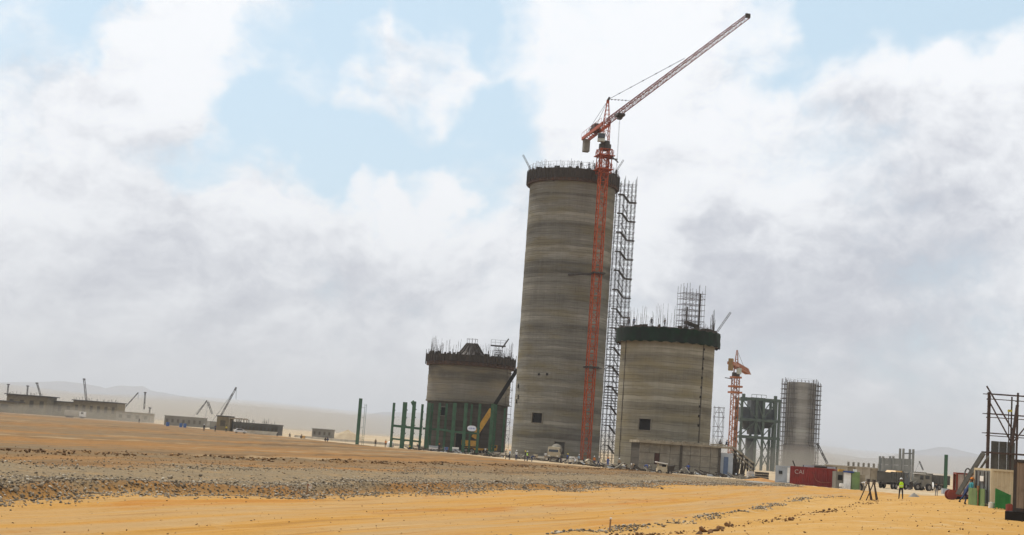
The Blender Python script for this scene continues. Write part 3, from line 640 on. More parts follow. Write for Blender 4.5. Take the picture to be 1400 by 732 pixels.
# jib
SL = 5.0; nj = int(JL/SL)
b = MB(); lattice(b, 3, SL/3, 1.1, 0.15, 0.07, 'x', 1.1, tri=True); j0 = b.build('jib_section', mat('jib_dark_red', (0.20, 0.032, 0.014), (0.13, 0.026, 0.014), 0.6, 0.55), tc)
SL = JL/(nj)
for k in range(nj):
    q = j0 if k == 0 else again(j0)
    q.location = (jd.x*(SL*k), jd.y*(SL*k), ZJ-0.2); q.rotation_euler = (0, 0, JA); q.scale = (SL/5.0, 1-0.38*k/nj, 1-0.38*k/nj)
b = MB(); b.box((JL+0.1, 0, ZJ+0.1), (0.2, 0.8, 0.7)); o = b.build('jib_end', M_steel, tc); o.rotation_euler = (0, 0, JA)
b = MB(); b.box((10, 0, ZJ-0.55), (2.2, 1.6, 0.5)); b.box((10, 0, ZJ-1.1), (1.2, 0.8, 0.5)); o = b.build('trolley', M_steel, tc); o.rotation_euler = (0, 0, JA)
b = MB()
for d_ in (-0.25, 0.25): b.tube((10+d_, 0, ZJ-1.0), (10+d_, 0, ZJ-12), 0.022, 4)
o = b.build('hoist_rope', M_steel, tc); o.rotation_euler = (0, 0, JA)
b = MB(); b.box((10, 0, ZJ-12.3), (0.6, 0.3, 0.7)); b.tube((10, 0, ZJ-12.6), (10, 0, ZJ-13.1), 0.09, 6); o = b.build('hook_block', M_steel, tc); o.rotation_euler = (0, 0, JA)
for f, g in ((0.62, 0.05), (0.2, 0.04)):
    b = MB()
    L_ = JL*f; n_ = 6
    for k in range(n_): b.tube((L_*k/n_+0.4, 0, APX+0.4+(ZJ+1.1-APX-0.4)*k/n_), (L_*(k+1)/n_+0.4, 0, APX+0.4+(ZJ+1.1-APX-0.4)*(k+1)/n_), g, 5)
    for k in range(1, n_): b.box((L_*k/n_+0.4, 0, APX+0.4+(ZJ+1.1-APX-0.4)*k/n_), (0.5, 0.16, 0.16))
    o = b.build('jib_pendant', M_steel, tc); o.rotation_euler = (0, 0, JA)
CJ = 17.0
b = MB()
for sy in (-0.75, 0.75): b.bar((-0.5, sy, ZJ-0.1), (-CJ, sy, ZJ-0.1), 0.3, 0.7)
for k in range(9): b.bar((-1-k*1.9, -0.75, ZJ-0.1), (-2.9-k*1.9 if k < 8 else -CJ, 0.75, ZJ-0.1), 0.14)
for sy in (-0.9, 0.9):
    b.bar((-1, sy, ZJ+1.2), (-CJ, sy, ZJ+1.2), 0.05)
    for k in range(9): b.bar((-1-k*2, sy, ZJ), (-1-k*2, sy, ZJ+1.2), 0.05)
o = b.build('counter_jib', M_red, tc); o.rotation_euler = (0, 0, JA)
b = MB(); b.box((-8.5, 0, ZJ+0.8), (3.0, 1.4, 1.2)); b.box((-11, 0, ZJ+0.6), (1.2, 1.2, 0.9)); o = b.build('winch', M_steel, tc); o.rotation_euler = (0, 0, JA)
for k in range(3):
    b = MB(); b.box((-CJ+0.5+k*0.55, 0, ZJ-1.8), (0.5, 1.3, 2.7)); o = b.build('counterweight', M_cw, tc); o.rotation_euler = (0, 0, JA)
for sy in (-0.7, 0.7):
    b = MB(); b.tube((0, 0, APX+0.3), (-CJ+2, sy, ZJ+0.2), 0.04, 5); o = b.build('counter_pendant', M_steel, tc); o.rotation_euler = (0, 0, JA)
cb = MB(); cb.box((0, 0, 0), (1.5, 1.2, 1.7)); cab = cb.build('operator_cab', M_cab, tc); cab.location = (-1.0, -1.6, MT+1.7)
cb = MB(); cb.box((0, -0.66, 0.25), (1.5, 0.06, 1.0)); cb.build('window', M_glass, cab)
def wall_point(px, py):
    a, z = wall_phi(ax, DA, RA, px, py); return V((ax+RA*math.sin(a), DA-RA*math.cos(a), z))-pm
for (px, py, qx, qy) in ((777, 376, 817, 374), (832, 505, 808, 502.5)):
    e = wall_point(px, py); s0 = P(qx, qy, DM)-pm; b = MB(); b.bar(e, s0, 0.32); b.bar(s0+V((1.2, 0.9, 0)), e+V((0, 0, 0)), 0.14); b.box(tuple(s0), (2.6, 2.6, 0.35), ROTM); b.build('mast_tie', M_steel, tc)

# scaffold stair tower beside the tall silo
pS = place(834.5, 301); topS = P(857, 254, 301).z-pS.z
ts = thing('scaffold_stair_tower', 'tall narrow scaffold stair tower climbing the flank of the tallest silo', 'scaffold tower', pS)
scaffold_parts(ts, -2.3, 1.9, 5, -1.6, 1.6, 2, 0, topS, int(topS/1.15), 0.043, M_steel, True, 2.0, 4)
b = MB(); b.bar((-2.0, -1.2, 1.7), (-0.9, -1.2, 1.7), 1.0, 0.2); b.bar((-0.9, -1.2, 1.7), (0.4, -1.2, 0.1), 1.0, 0.34); b.bar((0.4, -1.2, 0.0), (2.1, -1.2, 0.0), 1.0, 0.24)
fl0 = b.build('stair_flight', M_steel, ts); fl0.location = (0, 0, 2.2)
nf = int((topS-4)/4.2)
for k in range(1, nf+1): again(fl0, (0, 0, 2.2+4.2*k))
b = MB(); b.bar((0.4, 1.0, 0.0), (-0.9, 1.0, 2.2), 0.6, 0.1); rf0 = b.build('return_flight', M_steel, ts); rf0.location = (0, 0, 4.1)
for k in range(1, nf): again(rf0, (0, 0, 4.1+4.2*k))

# silo with the green netting, on the right
DB = 262.0; axB = (P(914.5, 480, DB).x+P(904, 590, DB).x)/2; RB = 128/2*DB/FPX; zB = gz(axB, DB)
tB = thing('concrete_silo', 'squat round concrete silo with dark green netting round its rim and a scaffold on top', 'silo', (axB, DB, zB), 0, 'concrete silos under construction')
topB = P(911, 453, DB).z-zB; colB = P(911, 471.5, DB).z-zB
hB = [hole(axB, DB, zB, RB, 872.5, 572, 890, 589)]
silo_wall(tB, 'wall', RB, 0, topB-0.2, 1.25, hB, M_right, 9); opening(tB, RB, hB[0], 'window')
RN = 142/2*DB/FPX
b = MB(); rg = random.Random(2); nn = 140; prof = [(0, -0.2), (0.02, 0.5), (-0.06, 1.2), (0.04, 2.0), (0.0, topB-colB-0.2)]; vs = []; fs = []
for i in range(nn):
    a = 2*PI*i/nn
    for q, (dr, z) in enumerate(prof):
        r = RN+dr+0.07*math.sin(a*23+q)*rg.uniform(0.3, 1); vs.append((r*math.sin(a), -r*math.cos(a), colB+z+0.12*math.sin(a*31+q*2)))
for i in range(nn):
    for q in range(4): fs.append((i*5+q, ((i+1) % nn)*5+q, ((i+1) % nn)*5+q+1, i*5+q+1))
b.add(vs, fs); b.build('safety_net', M_net, tB, smooth=True)
b = MB(); b.lathe([(RB+0.05, colB+0.2), (RN-0.15, colB-0.05), (RN-0.15, colB+0.15), (RB+0.05, colB+0.4)], 96); b.build('walkway_ring', M_rustband, tB)
b = MB(); b.lathe([(RN-0.05, topB-0.25), (RN-0.05, topB-0.05), (0.01, topB-0.05)], 80); b.build('deck', M_form, tB)
b = MB(); rg = random.Random(6)
for k in range(90):
    a = rg.uniform(-PI, PI); q = rg.uniform(RB-1.0, RN-0.3); hh = rg.uniform(0.1, 0.5); b.box((q*math.sin(a), -q*math.cos(a), topB+hh/2), (rg.uniform(0.2, 0.9), rg.uniform(0.2, 0.5), hh), a)
b.build('deck_clutter', M_form, tB, kind='stuff')
rebar_ring(tB, RB-0.3, topB, 300, 1.0, 4.6, 12, [(-0.75, 0.55, 0.85), (0.0, 0.4, 1.0), (1.25, 0.25, 1.0)], 0.018)
davit(tB, 1.25, RB+0.2, topB, 4.8, 0.55, M_form)
for px in (850.5, 957.5):
    a, _ = wall_phi(axB, DB, RB, px, 560); b = MB(); b.box((0, 0, (topB-1)/2), (0.22, 0.1, topB-3)); o = b.build('cast_in_rail', M_low, tB); o.location = (RB*math.sin(a), -RB*math.cos(a), 0.5); o.rotation_euler = (0, 0, a)
pk = MB(); pk.box((0, 0, 0), (0.3, 0.24, 0.4)); pk0 = None
for k in range(9):
    a, z = wall_phi(axB, DB, RB, 962.5-k*1.0, 478+k*13)
    if pk0 is None: pk0 = pk.build('wall_pocket', M_black, tB); o = pk0
    else: o = again(pk0)
    o.location = (RB*math.sin(a), -RB*math.cos(a), z-zB); o.rotation_euler = (0, 0, a)
# scaffold tower standing on its deck
pt = P(943, 446, DB-1.5); tz = zB+topB-0.05; h_ = P(945, 402, DB-1.5).z-tz
tt = thing('scaffold_tower', 'square birdcage scaffold tower standing on the deck of the silo with green netting', 'scaffold tower', (pt.x, DB-1.5, tz), R(20))
scaffold_parts(tt, -2.0, 2.0, 3, -1.7, 1.7, 3, 0, h_, 7, 0.035, M_scaf, True, 2.4, 21)
for (x, y, z0_, z1_, w_) in ((-1.6, -1.7, 0, 4.6, 0.22), (1.0, -1.7, 0, h_, 0.24)):
    b = MB(); b.bar((x, y, z0_), (x, y, z1_), w_); b.build('standard', M_steel, tt)
b = MB(); b.box((0, 0, 0), (2.6, 1.2, 0.5), 0, Matrix.Rotation(R(14), 3, 'Y')); b.build('formwork_panel', M_form, tt).location = (-0.3, -1.2, 1.4)

# smaller silo on the left with the steel cone
DC = 335.0; RC = 113/2*DC/FPX; axC = (P(642, 510, DC).x+P(637.0, 590, DC).x)/2; zC = gz(axC, DC)
tC = thing('concrete_silo', 'lowest of the three big silos, with a dark steel cone rising from its top', 'silo', (axC, DC, zC), 0, 'concrete silos under construction')
topC = P(641, 489, DC).z-zC; colC = P(641, 503, DC).z-zC; ledC = P(637, 552, DC).z-zC
silo_wall(tC, 'wall', RC, ledC, topC-0.2, 1.25, [], M_left, 15)
hC = [hole(axC, DC, zC, RC-0.25, 601, 556, 609.5, 569), hole(axC, DC, zC, RC-0.25, 621, 592, 632, 616)]
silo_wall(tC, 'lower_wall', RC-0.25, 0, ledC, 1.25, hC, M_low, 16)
opening(tC, RC-0.25, hC[0], 'window'); opening(tC, RC-0.25, hC[1], 'doorway')
b = MB(); b.lathe([(RC-0.3, ledC-0.05), (RC+0.15, ledC+0.02), (RC+0.15, ledC+0.35), (RC-0.1, ledC+0.5)], 96); b.build('ledge', M_left, tC)
RK = 122/2*DC/FPX
b = MB(); b.lathe([(RC+0.06, colC+0.9), (RK, colC+0.9), (RK+0.05, topC), (RC-0.5, topC)], 96); b.build('formwork_ring', M_form, tC)
b = MB(); b.lathe([(RC+0.05, colC), (RK-0.15, colC), (RK-0.15, colC+0.85), (RC+0.05, colC+0.85)], 96); b.build('walkway_ring', M_rustband, tC)
b = MB(); b.lathe([(RC-0.55, topC-0.3), (0.01, topC-0.3)], 48); b.build('deck', M_form, tC)
b = MB()
for k in range(64):
    a = 2*PI*k/64; x, y = math.sin(a), -math.cos(a); b.bar(((RK+0.1)*x, (RK+0.1)*y, colC+0.2), ((RK+0.1)*x, (RK+0.1)*y, topC+0.3+0.9*(k % 4 == 0)), 0.12)
b.build('formwork_props', M_steel, tC, kind='stuff')
cz = topC-0.3; ch = P(643, 470, DC).z-zC-cz; r0, r1 = 25*DC/FPX, 7.0*DC/FPX
b = MB(); b.lathe([(r0, cz), (r0*0.62, cz+ch*0.42), (r1, cz+ch), (0.02, cz+ch)], 24); b.build('steel_cone', M_steel, tC)
for k in range(16):
    a = 2*PI*k/16; x, y = math.sin(a), -math.cos(a); b = MB(); b.bar((r0*x, r0*y, cz), (r0*0.62*x, r0*0.62*y, cz+ch*0.42), 0.3); b.bar((r0*0.62*x, r0*0.62*y, cz+ch*0.42), (r1*x*1.05, r1*y*1.05, cz+ch), 0.3); b.build('cone_rib', M_form, tC)
b = MB()
for k in range(10):
    a = 2*PI*k/10; x, y = r1*math.sin(a), -r1*math.cos(a); a2 = 2*PI*(k+1)/10
    b.tube((x, y, cz+ch), (x*1.1, y*1.1, cz+ch+1.2), 0.05, 4); b.tube((x*1.1, y*1.1, cz+ch+1.1), (1.1*r1*math.sin(a2), -1.1*r1*math.cos(a2), cz+ch+1.1), 0.04, 4)
b.build('top_rail', M_rail, tC, kind='stuff')
rebar_ring(tC, RC-0.2, topC, 380, 1.4, 4.4, 33, [(-0.85, 0.6, 0.85), (-1.2, 0.2, 1.0), (0.3, 0.25, 0.7), (0.9, 0.35, 0.6), (1.35, 0.2, 1.0)], 0.02)
b = MB(); rg = random.Random(16)
for k in range(120):
    a = rg.uniform(-PI, PI); q = rg.uniform(RC-0.6, RK); hh = rg.uniform(0.15, 0.8); b.box((q*math.sin(a), -q*math.cos(a), topC+hh/2), (rg.uniform(0.15, 0.7), rg.uniform(0.2, 0.5), hh), a)
b.build('deck_clutter', M_form, tC, kind='stuff')
pt = P(681, 490, DC-4); tq = thing('scaffold_tower', 'small scaffold with a raised platform on the deck of the silo with the steel cone', 'scaffold tower', (pt.x, DC-4, zC+topC-0.1))
scaffold_parts(tq, -0.9, 0.9, 2, -0.9, 0.9, 1, 0, 3.0, 3, 0.05, M_steel, True, 0.3, 5)
b = MB(); b.box((-0.2, 0, 3.1), (3.6, 2.2, 0.2)); b.build('platform', M_form, tq)
b = MB()
for x in (-1.9, -0.9, 0.3, 1.5): b.tube((x, -1, 3.2), (x, -1, 4.5), 0.045, 4)
for z in (3.85, 4.45): b.tube((-1.9, -1, z), (1.5, -1, z), 0.04, 4)
b.build('railing', M_rail, tq, kind='stuff')
b = MB(); b.bar((0.8, -1, 2.6), (2.2, -1, 4.9), 0.3); b.build('raker', M_steel, tq)
# narrow access scaffold at its right flank
pt = place(690, DC-4); tn = thing('access_scaffold', 'thin access scaffold squeezed between the coned silo and the tallest silo', 'scaffold tower', pt)
scaffold_parts(tn, -0.7, 0.7, 1, -0.7, 0.7, 1, 0, P(697, 500, DC-4).z-pt.z, 11, 0.04, M_scaf, True, 0.5, 6)

# ------------------------------------------------------------------ green steelwork
def i_column(t, x, y, h, w=0.55, lugs=True, name='column', base=True):
    b = MB(); b.box((x, y-w*0.45, h/2), (w, 0.07, h)); b.box((x, y+w*0.45, h/2), (w, 0.07, h)); b.box((x, y, h/2), (0.08, w*0.9-0.08, h-0.02))
    if base: b.box((x, y, 0.05), (w*1.6, w*1.6, 0.1))
    if lugs:
        for k in range(1, 6): b.box((x+w*0.6, y, h*k/6), (w*0.28, 0.1, 0.25))
    return b.build(name, M_green, t)
def frame(px0, D_, label, cols, beams, w=0.6):
    p0 = place(px0, D_); t = thing('steel_framework', label, 'steel frame', p0, 0, 'green steel frames')
    for (px, pt_, Yd, ww) in cols:
        q = place(px, Yd); i_column(t, q.x-p0.x, q.y-p0.y, P(px+4, pt_, Yd).z-q.z, ww)
    for (xa, ya, Ya, xb, yb, Yb, th) in beams:
        a, c = P(xa, ya, Ya)-p0, P(xb, yb, Yb)-p0; b = MB(); b.bar(a, c, 0.3, th); b.build('beam', M_green, t)
    return t
frame(549, 320, 'open frame of four green steel columns joined by one beam, left of the coned silo', [(534, 551, 325, 0.55), (549, 550, 318, 0.95), (561.5, 549, 318, 0.8), (573, 553, 325, 0.55)],
      [(537, 582, 325, 575.5, 586.5, 325, 0.55), (566, 549.5, 318, 563, 552, 317.5, 0.8), (536, 600, 325, 573, 604, 325, 0.4)])
t_ = frame(620, 318, 'long green steel frame standing in front of the coned silo', [(582, 551, 319, 0.75), (586.5, 552, 321, 0.5), (596.5, 551, 317, 0.55), (606, 552, 320, 0.5), (617, 551, 316, 0.8), (632.5, 551, 315.5, 0.75), (640.5, 553, 317.5, 0.45), (651.5, 552, 316, 0.6), (669, 552, 315, 0.8), (673.5, 553, 318, 0.55), (686, 558, 320, 0.5)],
      [(578, 586, 320, 612, 588, 320, 0.45), (614, 590, 316, 652, 593, 316, 0.45), (604, 588, 320, 617, 590, 316, 0.4)])
p0 = place(488, 330); t_ = thing('steel_column', 'lone green steel column with a ladder standing left of the silos', 'steel column', p0)
i_column(t_, 0, 0, P(493, 545, 330).z-p0.z, 0.75, False)
b = MB(); hh = P(493, 552, 330).z-p0.z
for sx in (1.1, 1.5): b.tube((sx, 0, 0), (sx, 0, hh), 0.035, 4)
for k in range(int(hh/0.5)): b.tube((1.1, 0, 0.3+k*0.5), (1.5, 0, 0.3+k*0.5), 0.025, 4)
for k in range(4): b.bar((0.3, 0, hh*(k+0.8)/4.2), (1.1, 0, hh*(k+0.8)/4.2), 0.06)
b.build('ladder', M_green, t_)

# long low concrete kerb at the foot of the works
pk_ = [(404, 594.5, 430), (470, 601, 398), (560, 609.5, 372), (640, 617, 338), (700, 622.5, 305), (760, 629, 281), (840, 636.5, 248)]
pts = [P(*q) for q in pk_]; t_ = thing('foundation_kerb', 'long low pale concrete kerb running past the feet of the silos', 'kerb', (pts[0].x, pts[0].y, gz(pts[0].x, pts[0].y)))
tot = []
for a, c in zip(pts, pts[1:]):
    n_ = max(1, int((c-a).length/6))
    for k in range(n_): tot.append((a.lerp(c, k/n_), a.lerp(c, (k+1)/n_)))
for a, c in tot:
    za = gz(a.x, a.y); zc = gz(c.x, c.y); u = (c-a).normalized()*0.03; bl = t_.location
    b = MB(); b.bar(V((a.x, a.y, za+0.28+random.uniform(-.03, .03)))+u-bl, V((c.x, c.y, zc+0.28+random.uniform(-.03, .03)))-u-bl, 0.7, 0.75); b.build('kerb_block', M_pale, t_)

# ------------------------------------------------------------------ annex in front of the netted silo
DX = 236.0; pa = P(873, 640, DX); pb_ = P(985, 648, DX); zX = gz(pa.x, DX); LX = pb_.x-pa.x; HX = P(930, 609, DX).z-zX
tX = thing('low_building', 'low grey concrete building with rubble on its flat roof before the netted silo', 'building', (pa.x, DX, zX), R(3))
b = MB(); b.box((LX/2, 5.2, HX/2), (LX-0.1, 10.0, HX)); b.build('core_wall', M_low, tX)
ncol = 8; cw = LX/ncol
for i in range(ncol):
    for j, (z0_, z1_) in enumerate(((0, HX*0.27), (HX*0.27, HX*0.66), (HX*0.66, HX))):
        if i == 1 and j == 1: continue
        if i == 1 and j == 0: pass
        b = MB(); b.box((cw*(i+0.5), 0.08+random.uniform(-.02, .02), (z0_+z1_)/2), (cw-0.06, 0.24, z1_-z0_-0.06)); b.build('wall_panel', M_panel, tX)
b = MB(); b.box((cw*1.2, 0.08, HX*0.465), (cw*0.55, 0.24, HX*0.38)); b.build('wall_panel', M_panel, tX)
b = MB(); b.box((cw*1.75, 0.1, HX*0.45), (cw*0.42, 0.12, HX*0.42)); b.build('doorway', mat('door_rust', (0.07, 0.03, 0.022), (0.05, 0.025, 0.02)), tX)
for x_, w_ in ((cw*4.1, 0.35), (LX-0.2, 0.4)): b = MB(); b.box((x_, -0.1, HX/2), (w_, 0.27, HX)); b.build('pilaster', M_low, tX)
b = MB(); b.box((LX*0.24, 4.9, HX+0.22), (LX*0.52, 11.4, 0.45)); b.build('roof_slab', M_slab, tX)
b = MB(); b.box((LX*0.76+0.8, 5.0, HX+0.18), (LX*0.5+1.4, 11.0, 0.36)); b.build('roof_slab', M_slab, tX)
b = MB(); rg = random.Random(9)
for k in range(160):
    x = rg.uniform(0, LX+1); q = rg.uniform(0.05, 0.28); b.box((x, rg.uniform(-0.3, 5), HX+0.45+q*0.4), (q*rg.uniform(1, 3), q*1.5, q), rg.uniform(0, 3))
b.build('roof_rubble', M_slab, tX, kind='stuff')
b = MB(); b.box((LX+1.15, 2.2, HX*0.42), (2.1, 4.0, HX*0.84)); b.build('end_bay', M_bluegrey, tX)
b = MB(); b.box((LX+1.0, 0.16, HX*0.4), (0.75, 0.1, HX*0.6)); b.build('door', mat('blue_steel_door', (0.10, 0.14, 0.22), (0.08, 0.11, 0.17)), tX)
# inclined conveyor gallery and timber props at its end
pc = place(1010, 244); t_ = thing('conveyor_gallery', 'inclined steel gallery sloping down from the low building towards the orange crane', 'conveyor', pc)
a0 = P(1000, 611, 244)-pc; a1 = P(1031, 634, 247)-pc
for dz in (0, 0.75, 1.5):
    b = MB(); b.bar(a0+V((0, 0, -dz)), a1+V((0, 0, -dz)), 0.28, 0.3); b.build('stringer', M_slab, t_)
for f in (0.2, 0.45, 0.7, 0.95):
    q = a0.lerp(a1, f); b = MB(); b.bar(q, (q.x+0.2, q.y, 0), 0.25); b.bar(q+V((0, 1.5, 0)), (q.x-0.3, q.y+1.5, 0), 0.25); b.build('leg', M_form, t_)
pc = place(1007, 241); t_ = thing('timber_stack', 'dark jumble of props and boards stacked against the end of the low building', 'timber stack', pc)
rg = random.Random(4)
for k in range(26):
    x = rg.uniform(-1.1, 1.3); b = MB(); b.bar((x, rg.uniform(-.5, .5), 0), (x+rg.uniform(-.6, .6), rg.uniform(0, 1), rg.uniform(2.0, 4.2)), 0.16); b.build('prop', M_form, t_)
pc = P(974, 600, 250); t_ = thing('access_scaffold', 'small scaffold standing on the low building beside the netted silo', 'scaffold tower', (pc.x, 244, zX+HX+0.4))
scaffold_parts(t_, -0.8, 0.8, 2, -0.6, 0.6, 1, 0, P(975, 557, 244).z-zX-HX-0.4, 4, 0.035, M_scaf, True, 0.3, 8)

# ------------------------------------------------------------------ far works on the right: crane, hopper tower, scaffolded silo
DF = 380.0; pf = place(999.5, DF); fz = pf.z; tf = thing('tower_crane', 'shorter orange tower crane beside the green hopper tower, its jib pointing away', 'tower crane', pf, 0, 'tower cranes')
zt = P(1006, 512, DF).z-fz; b = MB(); lattice(b, 2, 1.4, 1.55, 0.2, 0.1); s0 = b.build('mast_section', M_orange, tf); s0.rotation_euler = (0, 0, R(20))
for k in range(1, int(zt/2.8)): again(s0, (0, 0, 2.8*k))
MT = 2.8*int(zt/2.8)
for z, w_ in ((MT-0.1, 2.4), (MT-2.6, 2.9), (MT-4.2, 2.9)):
    b = MB(); b.box((0, 0, z), (w_, w_, 0.5), R(20)); b.build('climbing_platform', M_orange, tf)
b = MB(); b.tube((0, 0, MT), (0, 0, MT+1.2), 1.1, 14); b.build('slewing_ring', M_steel, tf)
JZ = P(1009, 501, DF).z-fz; e1 = at_height(1023, 510, JZ+fz)-pf; a_ = math.atan2(e1.y, e1.x); L_ = min(60, math.hypot(e1.x, e1.y))
b = MB(); lattice(b, int(L_/1.8), 1.8, 1.5, 0.22, 0.14, 'x', 1.5, tri=True); o = b.build('jib', M_orange, tf); o.location = (0, 0, JZ-0.4); o.rotation_euler = (0, 0, a_)
b = MB(); b.bar((0, -0.7, JZ), (-12, -0.7, JZ), 0.35, 0.7); b.bar((0, 0.7, JZ), (-12, 0.7, JZ), 0.35, 0.7); b.box((-6, 0, JZ), (11, 1.2, 0.15)); o = b.build('counter_jib', M_orange, tf); o.rotation_euler = (0, 0, a_)
b = MB(); b.box((-11.2, 0, JZ-0.4), (1.5, 1.2, 3.2)); o = b.build('counterweight', mat('ochre_block', (0.27, 0.17, 0.07), (0.2, 0.13, 0.06)), tf); o.rotation_euler = (0, 0, a_)
b = MB(); apz = P(1008.5, 479, DF).z-fz
for sx in (-.6, .6):
    for sy in (-.6, .6): b.bar((sx, sy, MT+1), (sx*.2, sy*.2, apz), 0.16)
for k in range(5): 
    f = k/5; q = .6*(1-.8*f); z = MT+1+(apz-MT-1)*f; b.bar((-q, -q, z), (q, -q, z), 0.1); b.bar((-q, q, z), (q, q, z), 0.1); b.bar((-q, -q, z), (-q, q, z), 0.1); b.bar((q, -q, z), (q, q, z), 0.1)
b.build('apex_frame', M_orange, tf)
b = MB(); b.tube((0, 0, apz), (math.cos(a_)*L_*0.6, math.sin(a_)*L_*0.6, JZ+1), 0.05, 4); b.build('jib_pendant', M_steel, tf)
b = MB(); b.bar((-0.8, 0, MT-0.6), (-3.0, -0.4, MT-0.4), 0.35, 0.2); b.build('side_platform', M_steel, tf)
b = MB(); b.box((0.6, -1.2, MT+1.6), (1.2, 1.2, 1.6)); b.build('operator_cab', M_cab, tf)

DH = 430.0; ph = place(1036, DH); HH = P(1040, 546, DH).z-ph.z; th_ = thing('hopper_tower', 'grey green steel tower holding dark hoppers, between the orange crane and the far silo', 'steel tower', ph)
xs = [place(px, DH).x-ph.x for px in (1010, 1030.5, 1040, 1057, 1061.5)]
for i, x in enumerate(xs):
    for y in (0, 9):
        if i == 2 and y: continue
        b = MB(); b.box((x, y, HH/2), (0.75, 0.75, HH)); b.build('column', M_fgreen, th_)
x0, x1 = xs[0], xs[-1]
for f in (0.995, 0.70, 0.46):
    for y in (-0.1, 9.1):
        b = MB(); b.bar((x0-0.5, y, HH*f), (x1+0.5, y, HH*f), 0.5, 0.8); b.build('beam', M_fgreen, th_)
    for x in (x0, x1): b = MB(); b.bar((x, 0, HH*f), (x, 9, HH*f), 0.45, 0.7); b.build('beam', M_fgreen, th_)
for (xa, za, xb, zb) in ((x0, .05, xs[1], .45), (xs[1], .05, x0, .45), (x0, .48, xs[1], .69), (xs[3], .05, xs[2], .45), (xs[2], .05, xs[3], .45), (xs[2], .48, xs[3], .69), (xs[1], .98, xs[2], .72), (x0, .98, xs[1], .72), (xs[3], .98, xs[2], .72), (xs[1], .68, xs[2], .48)):
    for y in (-0.35, 9.35):
        b = MB(); b.bar((xa, y, HH*za), (xb, y, HH*zb), 0.3); b.build('brace', M_fgreen, th_)
def hopper(x, y, w_, d_, z0_, z1_, zc_, wb):
    b = MB(); b.box((x, y, (z0_+z1_)/2), (w_, d_, z1_-z0_)); b.build('hopper', M_tank, th_)
    b = MB(); q = (wb/w_); b.box((x, y, (zc_+z0_)/2), (w_*1.0, d_*1.0, z0_-zc_-0.02), 0, Matrix.Scale(1, 3)); 
    for k in range(4): v = b.v[k]; b.v[k] = (x+(v[0]-x)*q, y+(v[1]-y)*q, v[2])
    b.build('hopper_cone', M_tank, th_)
hopper((xs[1]+x0)/2+0.1, 4.5, 4.2, 6, HH*.71, HH*.88, HH*.56, 1.2); hopper((xs[1]+xs[2])/2-0.6, 4.0, 4.4, 7, HH*.66, HH*1.02, HH*.5, 3.8); hopper((xs[3]+xs[2])/2+0.1, 4.5, 3.8, 6, HH*.72, HH*.87, HH*.6, 1.6)
b = MB(); b.box((xs[1]-0.8, 4, HH*.24), (2.6, 2.6, HH*.48)); b.build('chute', M_tank, th_)
b = MB()
for x in (-3, -1.5, 0, 1.5): b.bar((x, -0.2, HH), (x, -0.2, HH+1.3), 0.1)
b.bar((-3, -0.2, HH+1.3), (1.5, -0.2, HH+1.3), 0.12); b.build('railing', M_fgreen, th_, kind='stuff')
for x in (xs[1]-4.2, xs[3]-0.3): b = MB(); b.box((x, 0.2, HH+0.7), (0.9, 0.9, 1.2)); b.build('lifting_frame', M_fgreen, th_)

DS = 560.0; RS = 40/2*DS/FPX; pS_ = place(1090.5, DS); HS = P(1096.5, 524, DS).z-pS_.z
tS = thing('concrete_silo', 'hazy far silo wrapped in scaffolding, furthest right of the silos', 'silo', pS_, 0, 'concrete silos under construction')
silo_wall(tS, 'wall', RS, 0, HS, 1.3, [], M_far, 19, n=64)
b = MB(); rg = random.Random(13)
for k in range(30):
    a = 2*PI*k/30
    if -0.5 < math.atan2(math.sin(a), math.cos(a)) < 0.28: continue
    for q in (RS+0.6, RS+1.9): b.tube((q*math.sin(a), -q*math.cos(a), 0), (q*math.sin(a), -q*math.cos(a), HS+rg.uniform(-0.5, 2)), 0.09, 4)
b.build('uprights', M_scaf, tS, kind='stuff')
b = MB(); nz = int(HS/1.9)
for k in range(30):
    a, a2 = 2*PI*k/30, 2*PI*(k+1)/30
    if -0.5 < math.atan2(math.sin(a), math.cos(a)) < 0.2: continue
    for j in range(1, nz+1):
        z = j*1.9+rg.uniform(-.1, .1)
        for q in (RS+0.6, RS+1.9): b.tube((q*math.sin(a), -q*math.cos(a), z), (q*math.sin(a2), -q*math.cos(a2), z), 0.05, 4)
        b.tube(((RS+0.2)*math.sin(a), -(RS+0.2)*math.cos(a), z), ((RS+2.3)*math.sin(a), -(RS+2.3)*math.cos(a), z), 0.05, 4)
        if rg.random() < 0.8: b.bar(((RS+1.2)*math.sin(a), -(RS+1.2)*math.cos(a), z), ((RS+1.2)*math.sin(a2), -(RS+1.2)*math.cos(a2), z), 0.9, 0.06)
b.build('ledgers', M_scaf, tS, kind='stuff')
guard_rail(tS, RS+0.4, HS, 26, 1.5)
b = MB(); b.lathe([(RS+0.02, 0), (RS+0.35, 0), (RS+0.35, HS*0.28), (RS+0.02, HS*0.3)], 48); b.build('base_cladding', M_scaf, tS)

